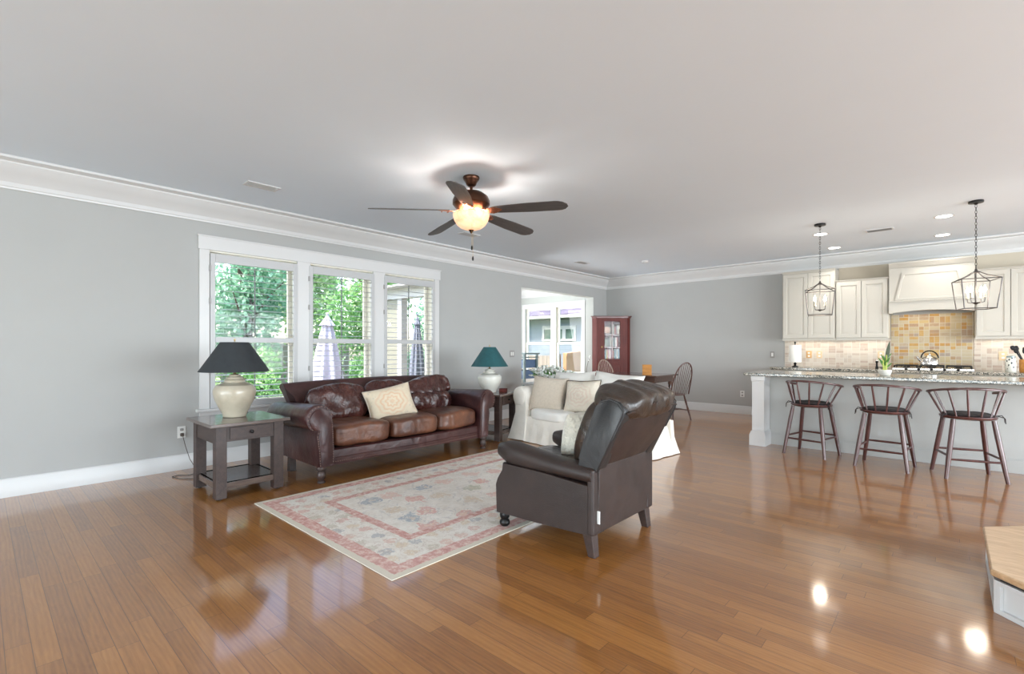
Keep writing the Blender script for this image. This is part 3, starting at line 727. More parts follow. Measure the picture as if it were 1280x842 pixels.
# rear counter and base cabinets
r = thing('rear_countertop', (0, 9.4, .885), 0, 'speckled granite countertop along the tiled rear wall', 'countertop')
G().box(-2.29, 2.6, -.33, .325, 0, .04).build('slab', 'gran', r, bevel=.006)
for i in range(6):
    xa = -2.24+i*.80; lb = ['cream base cabinet at the left end under the rear counter', 'cream base cabinet second from the left under the rear counter', 'cream base cabinet under the cooktop', 'cream base cabinet right of the cooktop cabinet', 'cream base cabinet second from the right under the rear counter', 'cream base cabinet at the right end under the rear counter'][i]
    r = thing('base_cabinet', (xa+.4, 9.4, 0), 0, lb, 'kitchen cabinet', None)
    G().box(-.398, .398, -.27, .325, .10, .883).box(-.398, .398, -.21, .325, 0, .10).build('cabinet_box', 'cab', r)
    for s_ in (-1, 1):
        g = G(); door_panel(g, min(s_*.008, s_*.385), max(s_*.008, s_*.385), .12, .70, -.271); g.build('door', 'cab', r, ang=20)
    g = G().box(-.385, .385, -.29, -.271, .715, .87); g.build('drawer', 'cab', r, bevel=.002)
# cooktop
r = thing('gas_cooktop', (-.20, 9.38, .926), 0, 'stainless gas cooktop with black grates under the range hood', 'cooktop')
G().box(-.44, .44, -.27, .27, 0, .035).build('steel_tray', 'chrome', r, bevel=.006)
for i in range(3):
    cx = -.29+i*.29; g = G()
    for yy in (-.22, 0, .22): g.box(cx-.135, cx+.135, yy-.007, yy+.007, .058, .072)
    for xx in (-.128, -.045, .045, .128): g.box(cx+xx-.007, cx+xx+.007, -.225, .225, .052, .066)
    for xx in (-.128, .128):
        for yy in (-.215, .215): g.box(cx+xx-.008, cx+xx+.008, yy-.008, yy+.008, .035, .06)
    g.build('grate', 'black', r, bevel=.002)
    for yy in (-.12, .12): G().lathe([(.001, .05), (.03, .05), (.036, .045), (.04, .035)], (cx, yy, 0), 16).build('burner', 'black', r)
for i in range(5): G().lathe([(.001, .03), (.016, .028), (.018, 0), (.001, 0)], (0, 0, 0), 12).build('knob', 'black', r, loc=(-.28+i*.14, -.27, .018), rot=(PI/2, 0, 0))
# kettle
r = thing('tea_kettle', (-.225, 9.33, .998), 0, 'polished steel kettle with a black arched handle on the cooktop', 'kettle')
G().lathe([(.001, 0), (.098, 0), (.108, .01), (.110, .03), (.100, .075), (.078, .11), (.045, .128), (.04, .132), (.001, .134)], seg=28).build('body', 'chrome', r)
G().lathe([(.001, .132), (.036, .132), (.03, .142), (.012, .147), (.012, .155), (.016, .16), (.012, .168), (.001, .17)], seg=16).build('lid', 'chrome', r)
G().tube([(-.09, 0, .06), (-.115, 0, .08), (-.135, 0, .115), (-.142, 0, .125)], [.02, .016, .012, .012], 10).build('spout', 'chrome', r)
G().tube([(math.cos(a)*.095, 0, .105+math.sin(a)*.105) for a in [PI*i/14 for i in range(15)]], .009, 8).build('handle', 'black', r)
# paper towels
r = thing('paper_towel_holder', (-1.975, 9.42, .926), 0, 'white paper towel roll on a dark stand at the left end of the rear counter', 'paper towel holder')
G().lathe([(.001, 0), (.05, 0), (.05, .012), (.02, .022), (.014, .035), (.024, .05), (.024, .06), (.010, .075), (.008, .40), (.014, .405), (.015, .42), (.006, .432), (.001, .434)], seg=16).build('stand', 'black', r)
G().lathe([(.02, .08), (.092, .08), (.094, .085), (.094, .37), (.092, .375), (.02, .375)], seg=28).build('paper_roll', 'paper', r)
# backsplash plates
M['tanplate'] = plain('tan_plate', (.62, .36, .14), .35, var=.08)
M['tanplate2'] = plain('pale_tan_plate', (.70, .52, .32), .35, var=.08)  # paler tan, the light on the plate put into its colour
for (u, lb, m) in ((-1.824, 'orange-tan outlet plate on the pale tiles beside the paper towel roll', 'tanplate'), (-1.669, 'tan outlet plate on the pale tiles, second to the right of the paper towel roll', 'tanplate2'), (-.825, 'tan outlet plate on the pale tiles left of the cooktop', 'tanplate2'), (.55, 'tan outlet plate on the pale tiles behind the patterned jar', 'tanplate2')):
    outlet('wall_outlet', (u, YB-.012, 1.136), 0, lb, 'outlet', .085, .125, m)
# pepper mill and bowl
r = thing('pepper_mill', (-.845, 9.36, .926), 0, 'slim dark pepper mill on the rear counter left of the cooktop', 'pepper mill')
G().lathe([(.001, 0), (.02, 0), (.022, .01), (.014, .05), (.013, .09), (.019, .10), (.019, .12), (.001, .125)], seg=14).build('mill_body', 'black', r)
G().lathe([(.001, .125), (.008, .127), (.008, .133), (.001, .137)], seg=10).build('knob', 'chrome', r)
r = thing('small_bowl', (-.76, 9.34, .926), 0, 'small grey dish on the rear counter beside the pepper mill', 'bowl')
G().lathe([(.001, 0), (.03, 0), (.055, .03), (.058, .04), (.054, .04), (.03, .012), (.001, .01)], seg=20).build('dish', 'greyplastic', r)
# patterned jar, utensil crock
def leafpat():
    t = NT('leaf_pattern_glaze'); c = t.coord()
    v = t.n('TexVoronoi', {'Vector': t.scale(c, (1, 1, .6)), 'Scale': 34.0}).outputs['Distance']
    t.put(t.b.inputs['Base Color'], t.mix(t.math('LESS_THAN', v, .30), (.66, .66, .60), (.04, .05, .06))); t.set(Roughness=.25); return t.m
M['leafpat'] = leafpat()
r = thing('patterned_jar', (.605, 9.36, .926), 0, 'pale lidded jar with a dark leaf pattern right of the cooktop', 'jar')
G().lathe([(.001, 0), (.05, 0), (.056, .01), (.057, .16), (.045, .185), (.042, .195), (.001, .195)], seg=24).build('jar_body', 'leafpat', r)
G().lathe([(.001, .195), (.046, .195), (.046, .215), (.001, .222)], seg=24).build('lid', 'greym', r)
r = thing('utensil_crock', (.76, 9.38, .926), 0, 'honey wooden crock full of dark cooking utensils at the right end of the rear counter', 'utensil holder')
G().lathe([(.001, 0), (.07, 0), (.076, .01), (.078, .17), (.070, .172), (.066, .01), (.001, .01)], seg=24).build('crock', 'honey', r)
random.seed(3)
for i in range(9):
    a = PI*2*i/9+.3; tx, ty = .09*math.cos(a), .06*math.sin(a); h = random.uniform(.26, .33)
    g = G().tube([(tx*.25, ty*.25, .03), (tx*.6, ty*.6, .16), (tx*1.35, ty*1.2, h)], .006, 6)
    g.soft((tx*1.5, ty*1.3, h+.02), (.024, .008, .032), 3, 6, rot=RY(tx*4)); g.build('utensil', 'black', r)

# ---------------------------------------------------------------- island
IY0, IY1 = 6.662, 7.58
r = thing('kitchen_island', (-.3, 7.2, 0), 0, 'grey-painted kitchen island base with a white square end post', 'kitchen island')
def ib(g, x0, x1, y0, y1, z0, z1): return g.box(x0+.3, x1+.3, y0-7.2, y1-7.2, z0, z1)
g = G(); ib(g, -1.75, 1.35, 6.96, 7.52, 0, .893); g.build('knee_wall', 'island', r)
g = G(); ib(g, -1.748, 1.35, 6.945, 6.96, .0, .13); ib(g, -1.748, 1.35, 6.952, 6.96, .13, .145); g.build('base_board', 'island', r, bevel=.002)
g = G(); ib(g, -1.895, -1.752, 6.70, 7.52, 0, .893); ib(g, -1.905, -1.745, 6.69, 7.53, .835, .893); ib(g, -1.90, -1.749, 6.695, 7.525, .82, .835)
g.prism([(-1.925+.3, 0), (-1.733+.3, 0), (-1.733+.3, .135), (-1.745+.3, .19), (-1.902+.3, .19), (-1.925+.3, .135)], 'y', 6.685-7.2, 7.535-7.2)
g.build('end_post', 'trim', r, bevel=.003)['label'] = 'white square end post with moulded base'
r = thing('island_countertop', (-.3, 7.12, .895), 0, 'long speckled granite countertop on the island, overhanging the stools', 'countertop')
G().box(-1.69, 1.7, IY0-7.12, IY1-7.12, 0, .036).build('slab', 'gran', r, bevel=.008)
# potted plant on the island
r = thing('potted_plant', (-.56, 7.02, .932), 0, 'small green bamboo-like plant in a white oval pot on the island', 'potted plant')
G().lathe([(.001, 0), (.045, 0), (.058, .02), (.066, .055), (.066, .066), (.060, .066), (.052, .03), (.001, .03)], seg=24).build('pot', 'ceramicw', r)
G().lathe([(.001, .05), (.057, .052), (.055, .04), (.001, .04)], seg=16).build('soil', 'bark', r)
M['bamboo'] = plain('yellow_green_stalk', (.42, .50, .10), .45, var=.2, scale=30)
for (x, h) in ((-.012, .16), (.012, .20), (.0, .13)): G().tube([(x, 0, .04), (x*1.4, .004, .04+h)], .008, 8).build('stalk', 'bamboo', r)
M['leafd'] = plain('dark_leaf', (.10, .13, .09), .4, var=.3, scale=30)
def blade(g, base, tip, w, seg=8, bend=(0, 0, 0), fold=.15):
    b, t_, bd = Vector(base), Vector(tip), Vector(bend); ax = (t_-b).normalized()
    sd = ax.cross(Vector((.3, 1, .1))).normalized(); nr = sd.cross(ax).normalized(); rings = []
    for i in range(seg+1):
        s = i/seg; p = b.lerp(t_, s)+bd*(4*s*(1-s)); ww = w*max(.04, math.sin(PI*min(1, s*.9+.1))**.8)
        rings.append([tuple(p-sd*ww+nr*ww*fold), tuple(p-nr*ww*.12), tuple(p+sd*ww+nr*ww*fold), tuple(p+nr*ww*.05)])
    g.loft(rings, True, True)
g = G(); blade(g, (.01, 0, .16), (.045, .0, .40), .020); g.build('tall_leaf', 'leafd', r)
g = G()
for i in range(9):
    a = i*2.4; blade(g, (.01*math.cos(a), .01*math.sin(a), .09+.012*i), (.065*math.cos(a), .065*math.sin(a), .15+.014*i), .009)
g.build('leaves', 'leaf', r)

# under-cabinet lamps (warm strips under the upper cabinets)
for (x0, x1) in ((-2.05, -1.42), (-1.35, -.75), (.3, .9), (1.0, 1.6)):
    r = thing('undercabinet_light', ((x0+x1)/2, 9.60, 1.4015), 0, {-2.05: 'slim light strip under the tall left upper cabinet', -1.35: 'slim light strip under the upper cabinet left of the hood', .3: 'slim light strip under the upper cabinet right of the hood', 1.0: 'slim light strip under the far right upper cabinet'}[x0], 'light')
    G().box(-(x1-x0)/2, (x1-x0)/2, -.02, .02, -.014, -.001).build('strip_housing', 'plastic', r, bevel=.002)
    light('strip_lamp', 'AREA', (0, 0, -.018), (0, 0, 0), .9, (1, .84, .66), x1-x0-.05, .03, parent=r)

# ---------------------------------------------------------------- lantern pendants
M['bulbw'] = emis('candle_bulb', (1, .86, .66), 26)
def pendant(x, y, rz, label):
    r = thing('lantern_pendant', (x, y, CH), rz, label, 'pendant light', 'cage lantern pendants over the island')
    z = lambda h: h-CH
    G().lathe([(.001, -.001), (.062, -.001), (.064, -.006), (.062, -.022), (.02, -.026), (.012, -.04), (.001, -.042)], seg=24).build('ceiling_canopy', 'black', r)
    g = G(); n = 22; top, bot = -.042, z(2.10); L = (top-bot)/n
    for i in range(n):
        zc = top-L*(i+.5); m = T(0, 0, zc) @ RZ(PI/2*(i % 2))
        pts = [(.008*math.cos(a), 0, L*.62*math.sin(a)) for a in [2*PI*k/12 for k in range(13)]]
        g.tube(pts, .0022, 5, True, m)
    g.build('chain', 'black', r)
    s, b = .158, .128; zt, zb, za = z(1.975), z(1.668), z(2.062)
    ct = [(a*s, c*s, zt) for a, c in ((-1, -1), (1, -1), (1, 1), (-1, 1))]; cb = [(a*b, c*b, zb) for a, c in ((-1, -1), (1, -1), (1, 1), (-1, 1))]
    g = G(); R_ = .0055
    for i in range(4):
        j = (i+1) % 4
        g.tube([ct[i], ct[j]], R_, 6).tube([cb[i], cb[j]], R_, 6).tube([ct[i], cb[i]], R_, 6)
        q = ct[i]; g.tube([q, (q[0]*.45, q[1]*.45, zt+.045), (q[0]*.12, q[1]*.12, za)], R_, 6)
    g.build('cage', 'pewter', r)
    G().lathe([(.001, za-.012), (.03, za-.012), (.034, za-.004), (.014, za+.012), (.008, za+.035), (.001, za+.038)], seg=16).build('cap', 'pewter', r)
    zp = z(1.735)
    G().tube([(0, 0, za), (0, 0, zp)], .005, 6).lathe([(.001, zp-.022), (.01, zp-.018), (.034, zp-.004), (.036, zp+.002), (.001, zp+.006)], seg=16).build('stem', 'pewter', r)
    for i in range(4):
        a = PI/4+i*PI/2; c_, s_ = math.cos(a), math.sin(a); rr = .078
        arm = G().tube([(0, 0, zp), (rr*.6*c_, rr*.6*s_, zp-.004), (rr*.95*c_, rr*.95*s_, zp+.004), (rr*c_, rr*s_, zp+.03), (rr*c_, rr*s_, zp+.045)], .004, 6).build('arm', 'pewter', r)
        sl = G().lathe([(.001, .0), (.016, 0), (.018, .006), (.010, .010), (.010, .06), (.001, .06)], (rr*c_, rr*s_, zp+.045), 12).build('candle_sleeve', 'ceramic', arm)
        G().lathe([(.001, 0), (.008, .004), (.0145, .022), (.011, .045), (.004, .068), (.001, .075)], (rr*c_, rr*s_, zp+.105), 10).build('bulb', 'bulbw', arm)
    light('pendant_lamp', 'POINT', (0, 0, zp+.14), energy=8, color=(1, .88, .74), radius=.07, parent=r)
pendant(-1.227, 7.18, D2(9.7), 'black square cage lantern pendant with candle bulbs, left of the two over the island')
pendant(.203, 7.166, D2(14), 'black square cage lantern pendant with candle bulbs, hanging before the range hood')

# ---------------------------------------------------------------- counter stools
def make_stool(label):
    r = thing('counter_stool', (0, 0, 0), 0, label, 'stool', 'spindle-back stools at the island')
    SZ = .595
    # seat: rounded saddle disc, back of the stool is local -y (toward the room)
    g = G(); rings = []
    for (k, z) in ((.0, SZ-.03), (.80, SZ-.034), (.97, SZ-.022), (1.0, SZ-.008), (.98, SZ+.002), (.6, SZ-.004), (0.0, SZ-.006)):
        rings.append([(.215*max(k, .001)*math.cos(a)*1.0, .195*max(k, .001)*math.sin(a), z) for a in [2*PI*i/36 for i in range(36)]])
    g.loft(rings, True, False); g.build('seat', 'stool', r)
    pts = {}
    for sx in (-1, 1):
        for sy in (-1, 1):
            top = Vector((sx*.148, sy*.125, SZ-.028)); bot = Vector((sx*.222, sy*.195, 0)); pts[(sx, sy)] = (top, bot)
            rings = []; d = (bot-top).normalized(); a_ = d.cross(Vector((0, 0, 1))).normalized(); b_ = a_.cross(d)
            for s, rad in ((0, .019), (.25, .022), (.6, .021), (1, .016)):
                p = top.lerp(bot, s)
                rings.append([tuple(p+a_*rad*math.cos(PI/4*k+.39)+b_*rad*math.sin(PI/4*k+.39)) for k in range(8)])
            for v in range(8): rings[-1][v] = (rings[-1][v][0], rings[-1][v][1], 0.0)
            g = G().loft(rings, True, True); g.build('leg', 'stool', r, ang=50)
    def at(k, z):
        t_, b_ = pts[k]; s = (t_.z-z)/(t_.z-b_.z); return t_.lerp(b_, s)
    for a, b, z in (((-1, -1), (1, -1), .185), ((-1, 1), (1, 1), .235), ((-1, -1), (-1, 1), .215), ((1, -1), (1, 1), .215)):
        p, q = at(a, z), at(b, z); m = p.lerp(q, .5)
        G().tube([p, m, q], [.0095, .012, .0095], 8).build('stretcher', 'stool', r)
    # low curved back rail, flared wider than the seat, open to the front
    rail = []; N = 26
    for i in range(N+1):
        a = PI+D2(-22)+(PI+D2(44))*i/N; s = max(0, math.sin(PI*i/N))
        rail.append(Vector((.275*math.cos(a), .06+(.275)*math.sin(a), .806+.060*s**1.2)))
    rings = []
    for i, p in enumerate(rail):
        d = (rail[min(N, i+1)]-rail[max(0, i-1)]).normalized(); n_ = Vector((0, 0, 1)).cross(d).normalized(); wv = .018 if 1 < i < N-1 else .022
        rings.append([tuple(p+n_*wv+Vector((0, 0, -.010))), tuple(p+n_*(wv+.002)+Vector((0, 0, .004))), tuple(p+n_*wv*.4+Vector((0, 0, .013))), tuple(p-n_*wv*.6+Vector((0, 0, .012))), tuple(p-n_*wv+Vector((0, 0, .0))), tuple(p-n_*wv*.7+Vector((0, 0, -.011)))])
    G().loft(rings, True, True).build('back_rail', 'stool', r, ang=60)
    for i in range(8):
        k = 1.2+(N-2.4)*i/7; i0 = int(k); p = rail[i0].lerp(rail[min(N, i0+1)], k-i0)
        a = PI+D2(-6)+(PI+D2(12))*i/7
        b = Vector((.188*math.cos(a), .168*math.sin(a), SZ-.006))
        G().tube([b, b.lerp(p, .5), p-Vector((0, 0, .004))], [.0075, .0105, .0085], 8).build('spindle', 'stool', r)
    cs = G().soft((0, .01, SZ+.012), (.185, .165, .020), 2.6, 12, nz=.006, ns=14).build('seat_cushion', 'seatpad', r)
    g = G()
    for sx in (-1, 1):
        g.tube([(sx*.18, -.08, SZ+.012), (sx*.212, -.10, SZ+.022), (sx*.235, -.105, SZ-.01), (sx*.24, -.10, SZ-.055)], .004, 5)
        g.tube([(sx*.19, -.085, SZ+.012), (sx*.225, -.115, SZ-.0), (sx*.228, -.12, SZ-.04)], .004, 5)
    g.build('cushion_tie', 'seatpad', cs)
    return r
st = make_stool('dark red-brown spindle-back stool, leftmost at the island')
st.location = (-1.215, 6.60, 0); st.rotation_euler = (0, 0, D2(-13))
copy_tree(st, (-.515, 6.44, 0), D2(-6), 'dark red-brown spindle-back stool in the middle of the three at the island')
copy_tree(st, (.125, 6.475, 0), D2(17), 'dark red-brown spindle-back stool, rightmost at the island and turned slightly')

# ---------------------------------------------------------------- low step at the right edge
r = thing('raised_step', (1.0, 3.6, 0), 0, 'low step with a light oak top and white panelled riser at the right edge', 'step')
poly = [(.14, 3.23), (1.04, 2.33), (2.1, 2.33), (2.1, 4.87), (1.04, 4.87), (.14, 3.97)]
pl = [(a-1.0, b-3.6) for a, b in poly]
def inset(pl, k):
    out = []; n = len(pl); c = Vector((.45, 0))
    for i in range(n):
        p0, p1, p2 = Vector(pl[i-1]), Vector(pl[i]), Vector(pl[(i+1) % n])
        d1 = (p1-p0).normalized(); d2 = (p2-p1).normalized(); n1 = Vector((-d1.y, d1.x)); n2 = Vector((-d2.y, d2.x))
        m = (n1+n2).normalized(); out.append(tuple(p1+m*k/max(.3, m.dot(n1))))
    return out
G().prism(pl, 'z', .170, .203).build('oak_top', 'oak', r, bevel=.010, seg=3)
G().prism(inset(pl, .035), 'z', .15, .170).build('cove_moulding', 'dkgrey', r)  # dark strip, the shade under the oak top put into colour
G().prism(inset(pl, .03), 'z', .0, .15).build('riser', 'trim', r)
g = G(); q = inset(pl, .012)
for i in (0, 5, 4):
    a, b = Vector(q[i]), Vector(q[(i+1) % 6]); d = (b-a); L = d.length; m = T(a.x, a.y, 0) @ RZ(math.atan2(d.y, d.x))
    g.box(0, L, 0, .017, 0, .022, m).box(0, L, 0, .017, .135, .155, m).box(0, .03, 0, .017, .02, .14, m).box(L-.03, L, 0, .017, .02, .14, m)
g.build('riser_moulding', 'trim', r, bevel=.002)

# ================================================================ LIVING ROOM
# rug
RX0, RX1, RY0, RY1 = -4.14, -2.22, 1.495, 4.45
M['rug'] = rug_mat((RX1-RX0)/2, (RY1-RY0)/2)
r = G().box(-(RX1-RX0)/2, (RX1-RX0)/2, -(RY1-RY0)/2, (RY1-RY0)/2, 0, .006).build('area_rug', 'rug', loc=((RX0+RX1)/2, (RY0+RY1)/2, .0005), bevel=.002)
tag(r, 'faded cream and rose persian-style rug on the wood floor before the leather sofa', 'rug')

def turned_foot(h, s=1.0):
    return [(.001, 0), (.026*s, 0), (.030*s, .006), (.026*s, .02), (.018*s, .028), (.030*s, .05), (.033*s, h*.5), (.026*s, h*.68), (.02*s, h*.74), (.034*s, h*.80), (.036*s, h*.9), (.034*s, h), (.001, h)]

# ---------------- leather sofa (front = local -y, world +x)
sofa = thing('leather_sofa', (-4.75, 3.19, 0), PI/2, 'oxblood leather three-seat sofa with rolled arms under the shuttered windows', 'sofa')
g = G()   # base and front rail, bowed
def bow(x, amt=.05): return amt*(math.cos(min(1, abs(x)/1.0)*PI)+1)/2
rings = []
for i in range(25):
    x = -1.02+2.04*i/24; yf = -.435-bow(x); zb = .155+.012*math.cos(x*2.6)
    rings.append([(x, yf, zb), (x, yf-.006, .20), (x, yf, .285), (x, yf+.02, .30), (x, .36, .30), (x, .36, .155)])
g.loft(rings, True, True); g.build('seat_base', 'leather', sofa, ang=30)
g = G().tube([(-1.0+2.0*i/24, -.443-bow(-1.0+2.0*i/24), .215) for i in range(25)], .005, 6); g.build('piping', 'leather', sofa)
def rollprof(sx):
    p = [(1.085, .155), (1.095, .30), (1.115, .44), (1.10, .50)]
    cx, cz, R_ = 1.09, .608, .125
    for k in range(15):
        a = D2(-50+ (230)*k/14); p.append((cx+R_*math.cos(a)*1.0, cz+R_*math.sin(a)))
    p += [(.955, .52), (.945, .30), (.945, .155)]
    return [(sx*a, b) for a, b in p]
for sx in (-1, 1):
    pf = rollprof(sx); rings = []
    for y, dz, sc in ((-.475, 0, .985), (-.482, 0, .96), (-.465, 0, 1.0), (-.44, 0, 1.0), (-.25, -.004, .985), (0, -.012, .975), (.2, -.02, .97), (.40, -.03, .97)):
        if y == -.475: continue
        c = (sx*1.03, .45)
        rings.append([(c[0]+(a-c[0])*sc, y, (c[1]+(b-c[1])*sc if b > .2 else b)+(dz if b > .45 else 0)) for a, b in pf])
    arm = G().loft(rings, True, True).build('arm', 'leather', sofa, ang=45)
    # welted front panel with nailheads
    inner = [(sx*1.03+(a-sx*1.03)*.80, .45+(b-.45)*.88 if b > .2 else .175) for a, b in pf]
    G().loft([[(a, -.480, b) for a, b in inner], [(a, -.492, b) for a, b in inner], [(sx*1.03+(a-sx*1.03)*.95, -.497, b) for a, b in inner]], True, True).build('front_panel', 'leather', arm, ang=60)
    g = G()
    for a, b in []: pass
    out = [(sx*1.03+(a-sx*1.03)*.88, .45+(b-.45)*.94) for a, b in pf]
    seq = []
    for i in range(len(out)-1):
        p, q = Vector(out[i]), Vector(out[i+1]); n_ = max(1, int((q-p).length/.02))
        for k in range(n_): seq.append(p.lerp(q, k/n_))
    for p in seq:
        if p.y > .17: g.sphere((p.x, -.4845, p.y), .0045, 6, 4)
    tag(g.build('nailhead_trim', 'stud', arm), kind='stuff')
    G().lathe(turned_foot(.156, 1.25), (sx*1.045, -.43, 0), 18).build('front_foot', 'table', sofa)
    G().prism([(-.035, 0), (.035, 0), (.03, .155), (-.03, .155)], 'y', .20, .26, T(sx*1.03, 0, 0)).build('rear_foot', 'table', sofa, bevel=.003)
G().box(-.02, .02, .22, .26, 0, .155).build('centre_foot', 'table', sofa, bevel=.003)
g = G()
for i in range(86):
    x = -.93+1.86*i/85; g.sphere((x, -.4385-bow(x)-.003, .178), .004, 6, 4)
tag(g.build('nailhead_row', 'stud', sofa), kind='stuff')
# back with outward-rolled crest
bp = [(.16, .30), (.20, .52), (.255, .74), (.30, .815)]
for k in range(11): a = D2(150-190*k/10); bp.append((.365+.062*math.cos(a), .823+.062*math.sin(a)))
bp += [(.40, .72), (.37, .5), (.36, .16), (.20, .16)]
rings = []
for i in range(19):
    x = -1.075+2.15*i/18; e = abs(x)/1.075; k = 1-(.02 if i in (0, 18) else 0)
    dz = .022*(1-e**2)
    rings.append([(x*(1-.14*min(1, max(0, (.84-z)/.22))**.7), .3+(y-.3)*k, z+(dz if z > .6 else 0)) for y, z in bp])
G().loft(rings, True, True).build('backrest', 'leather', sofa, ang=45)
# seat cushions
for i in range(3):
    cx = (-.625, 0, .625)[i]
    def shp(p, q, cx=cx):
        w = q.x+cx; return (q.x, q.y-(bow(w, .055) if q.y < 0 else 0), q.z+.012*(1-(p.x**2))*(p.z > 0))
    G().soft((cx, -.155, .41), (.317, .325, .107), 5.5, 14, nz=.012, ns=5, seed=i*3.1, shape=shp).build('seat_cushion', 'leatherw', sofa, sub=1)
# loose back cushions, slumped
for (cx, cz, hw, hz, ty, ry, sd, yy) in ((-.62, .665, .335, .215, -.26, -.03, 1, .07), (.0, .675, .30, .20, -.24, .02, 5, .11), (.57, .60, .33, .13, -.10, .04, 9, .03), (.585, .755, .345, .145, -.34, -.12, 13, .10)):
    G().soft((cx, yy, cz), (hw, .11, hz), 3.0, 18, nz=.026, ns=8, seed=sd, rot=RX(ty) @ RY(ry)).build('back_cushion', 'leatherc', sofa, sub=1)
# printed lumbar pillow on the sofa
def loose(name, mat, w, h, th, loc, rz, lean, roll, label, cat='pillow', group=None, piping=None, seed=0, pinch=.07, nz=.008):
    o = G().pillow(w, h, th, n=18, seed=seed, pinch=pinch, nz=nz).build(name, mat, ang=80)
    o.rotation_euler = (RZ(rz) @ RX(lean) @ RY(roll)).to_euler(); o.location = loc
    tag(o, label, cat, group)
    if piping:
        n = 40; pts = []
        for k in range(n+1):
            t = 4*k/n; s_, f = int(t) % 4, t-int(t)
            u, v = ((2*f-1, -1), (1, 2*f-1), (1-2*f, 1), (-1, 1-2*f))[s_]
            pts.append((u*w/2*(1-pinch*(1-v*v)), 0, v*h/2*(1-pinch*(1-u*u))))
        G().tube(pts, .006, 6, False).build('piping', piping, o)
    return o
loose('throw_pillow', 'pprint', .53, .37, .15, (-4.57, 3.06, .645), D2(72), D2(-22), D2(-11), 'faded orange and cream medallion print pillow in the middle of the leather sofa', piping='linen', seed=2)

# ---------------- end tables
def end_table(label):
    r = thing('end_table', (0, 0, 0), 0, label, 'end table', 'matching dark wood end tables')
    # front (drawer) faces local +x ; local x depth .62, y width .54
    G().box(-.34, .34, -.315, .315, .603, .63).build('tabletop', 'tabletop', r, bevel=.004)
    for sx in (-1, 1):
        for sy in (-1, 1):
            x, y = sx*.265, sy*.228
            g = G().box(x-.041, x+.041, y-.041, y+.041, .012, .602); g.build('leg', 'table', r, bevel=.003)
            G().lathe([(.001, 0), (.014, 0), (.014, .012), (.001, .012)], (x, y, 0), 10).build('foot_glide', 'black', r)
    G().box(.262, .296, -.187, .187, .475, .602).box(-.296, -.262, -.187, .187, .475, .602).box(-.224, .224, .238, .262, .46, .602).box(-.224, .224, -.262, -.238, .46, .602).build('apron', 'table', r, bevel=.002)
    dr = G().box(.296, .306, -.165, .165, .492, .59).build('drawer', 'table', r, bevel=.003)
    G().lathe([(.001, 0), (.008, 0), (.007, .01), (.014, .016), (.015, .024), (.001, .03)], (0, 0, 0), 12).build('knob', 'black', dr, loc=(.306, 0, .541), rot=(0, PI/2, 0))
    G().box(-.30, .285, -.245, .245, .112, .135).box(.25, .29, -.187, .187, .085, .135).box(-.29, -.25, -.187, .187, .085, .135).box(-.224, .224, -.255, -.225, .085, .135).box(-.224, .224, .225, .255, .085, .135).build('shelf', 'tabletop', r, bevel=.002)
    return r
t1 = end_table('dark wood end table with drawer and low shelf, left of the leather sofa')
t1.location = (-4.725, 1.575, 0)
t2 = copy_tree(t1, (-4.80, 4.82, 0), D2(17), 'dark wood end table standing between the leather sofa and the white sofa')

def lamp(x, y, z, jar, shade, label, w=1.0, lower=False):
    r = thing('table_lamp', (x, y, z), 0, label, 'table lamp')
    j = [(.001, 0), (.088, 0), (.094, .006), (.098, .03), (.128, .09), (.160, .16), (.172, .215), (.170, .25), (.148, .285), (.105, .305), (.085, .312), (.082, .322), (.086, .328), (.082, .334), (.070, .338), (.066, .350), (.070, .354), (.066, .360), (.048, .364), (.045, .376), (.030, .382), (.012, .386), (.001, .386)]
    k = .86 if lower else 1.0
    G().lathe([(a*w, b*k) for a, b in j], seg=40).build('base', jar, r, ang=30)
    h = .386*k
    G().lathe([(.001, h), (.014, h), (.010, h+.012), (.020, h+.028), (.008, h+.045), (.010, h+.06), (.010, h+.11), (.001, h+.11)], seg=14).build('neck', 'brass', r)
    s0, s1, rb, rt = h+.022, h+.285, .285, .115
    if lower: s0, s1, rb, rt = h+.03, h+.30, .262, .085
    sh = G()
    prof = [(rb, s0), (rt, s1), (rt-.004, s1), (rb-.004, s0)]
    rings = [[(a*math.cos(2*PI*q/48), a*math.sin(2*PI*q/48), b) for q in range(48)] for a, b in prof+[prof[0]]]
    sh.loft(rings, True, False); shd = sh.build('lamp_shade', shade, r)
    g = G().lathe([(.003, s1-.01), (.004, s1+.012), (.009, s1+.018), (.009, s1+.026), (.001, s1+.032)], seg=10)
    for q in range(3): g.tube([(0, 0, s1-.006), (rt*math.cos(q*2.094), rt*math.sin(q*2.094), s1-.004)], .002, 5)
    g.build('finial', 'brass', r)
    g = G().tube([(0, 0, h+.1), (.055, 0, h+.14), (.058, 0, h+.21), (0, 0, s1-.006)], .002, 5).tube([(0, 0, h+.1), (-.055, 0, h+.14), (-.058, 0, h+.21), (0, 0, s1-.006)], .002, 5); g.build('harp', 'brass', r)
    return r
lamp(-4.80, 1.57, .631, 'ceramic', 'shade', 'cream crackle jar table lamp with a wide black cone shade, on the near end table')
lamp(-4.80, 4.84, .631, 'ceramicw', 'shadet', 'white jar table lamp with a dark teal cone shade, between the two sofas', .98, True)
o = G().box(-.05, .05, -.035, .035, 0, .045).box(-.052, .052, -.037, .037, .045, .052).build('small_box', 'cherry', loc=(-4.66, 4.97, .631), rot=(0, 0, .4), bevel=.003)
tag(o, 'little red-brown wooden box on the end table beside the teal-shaded lamp', 'box')
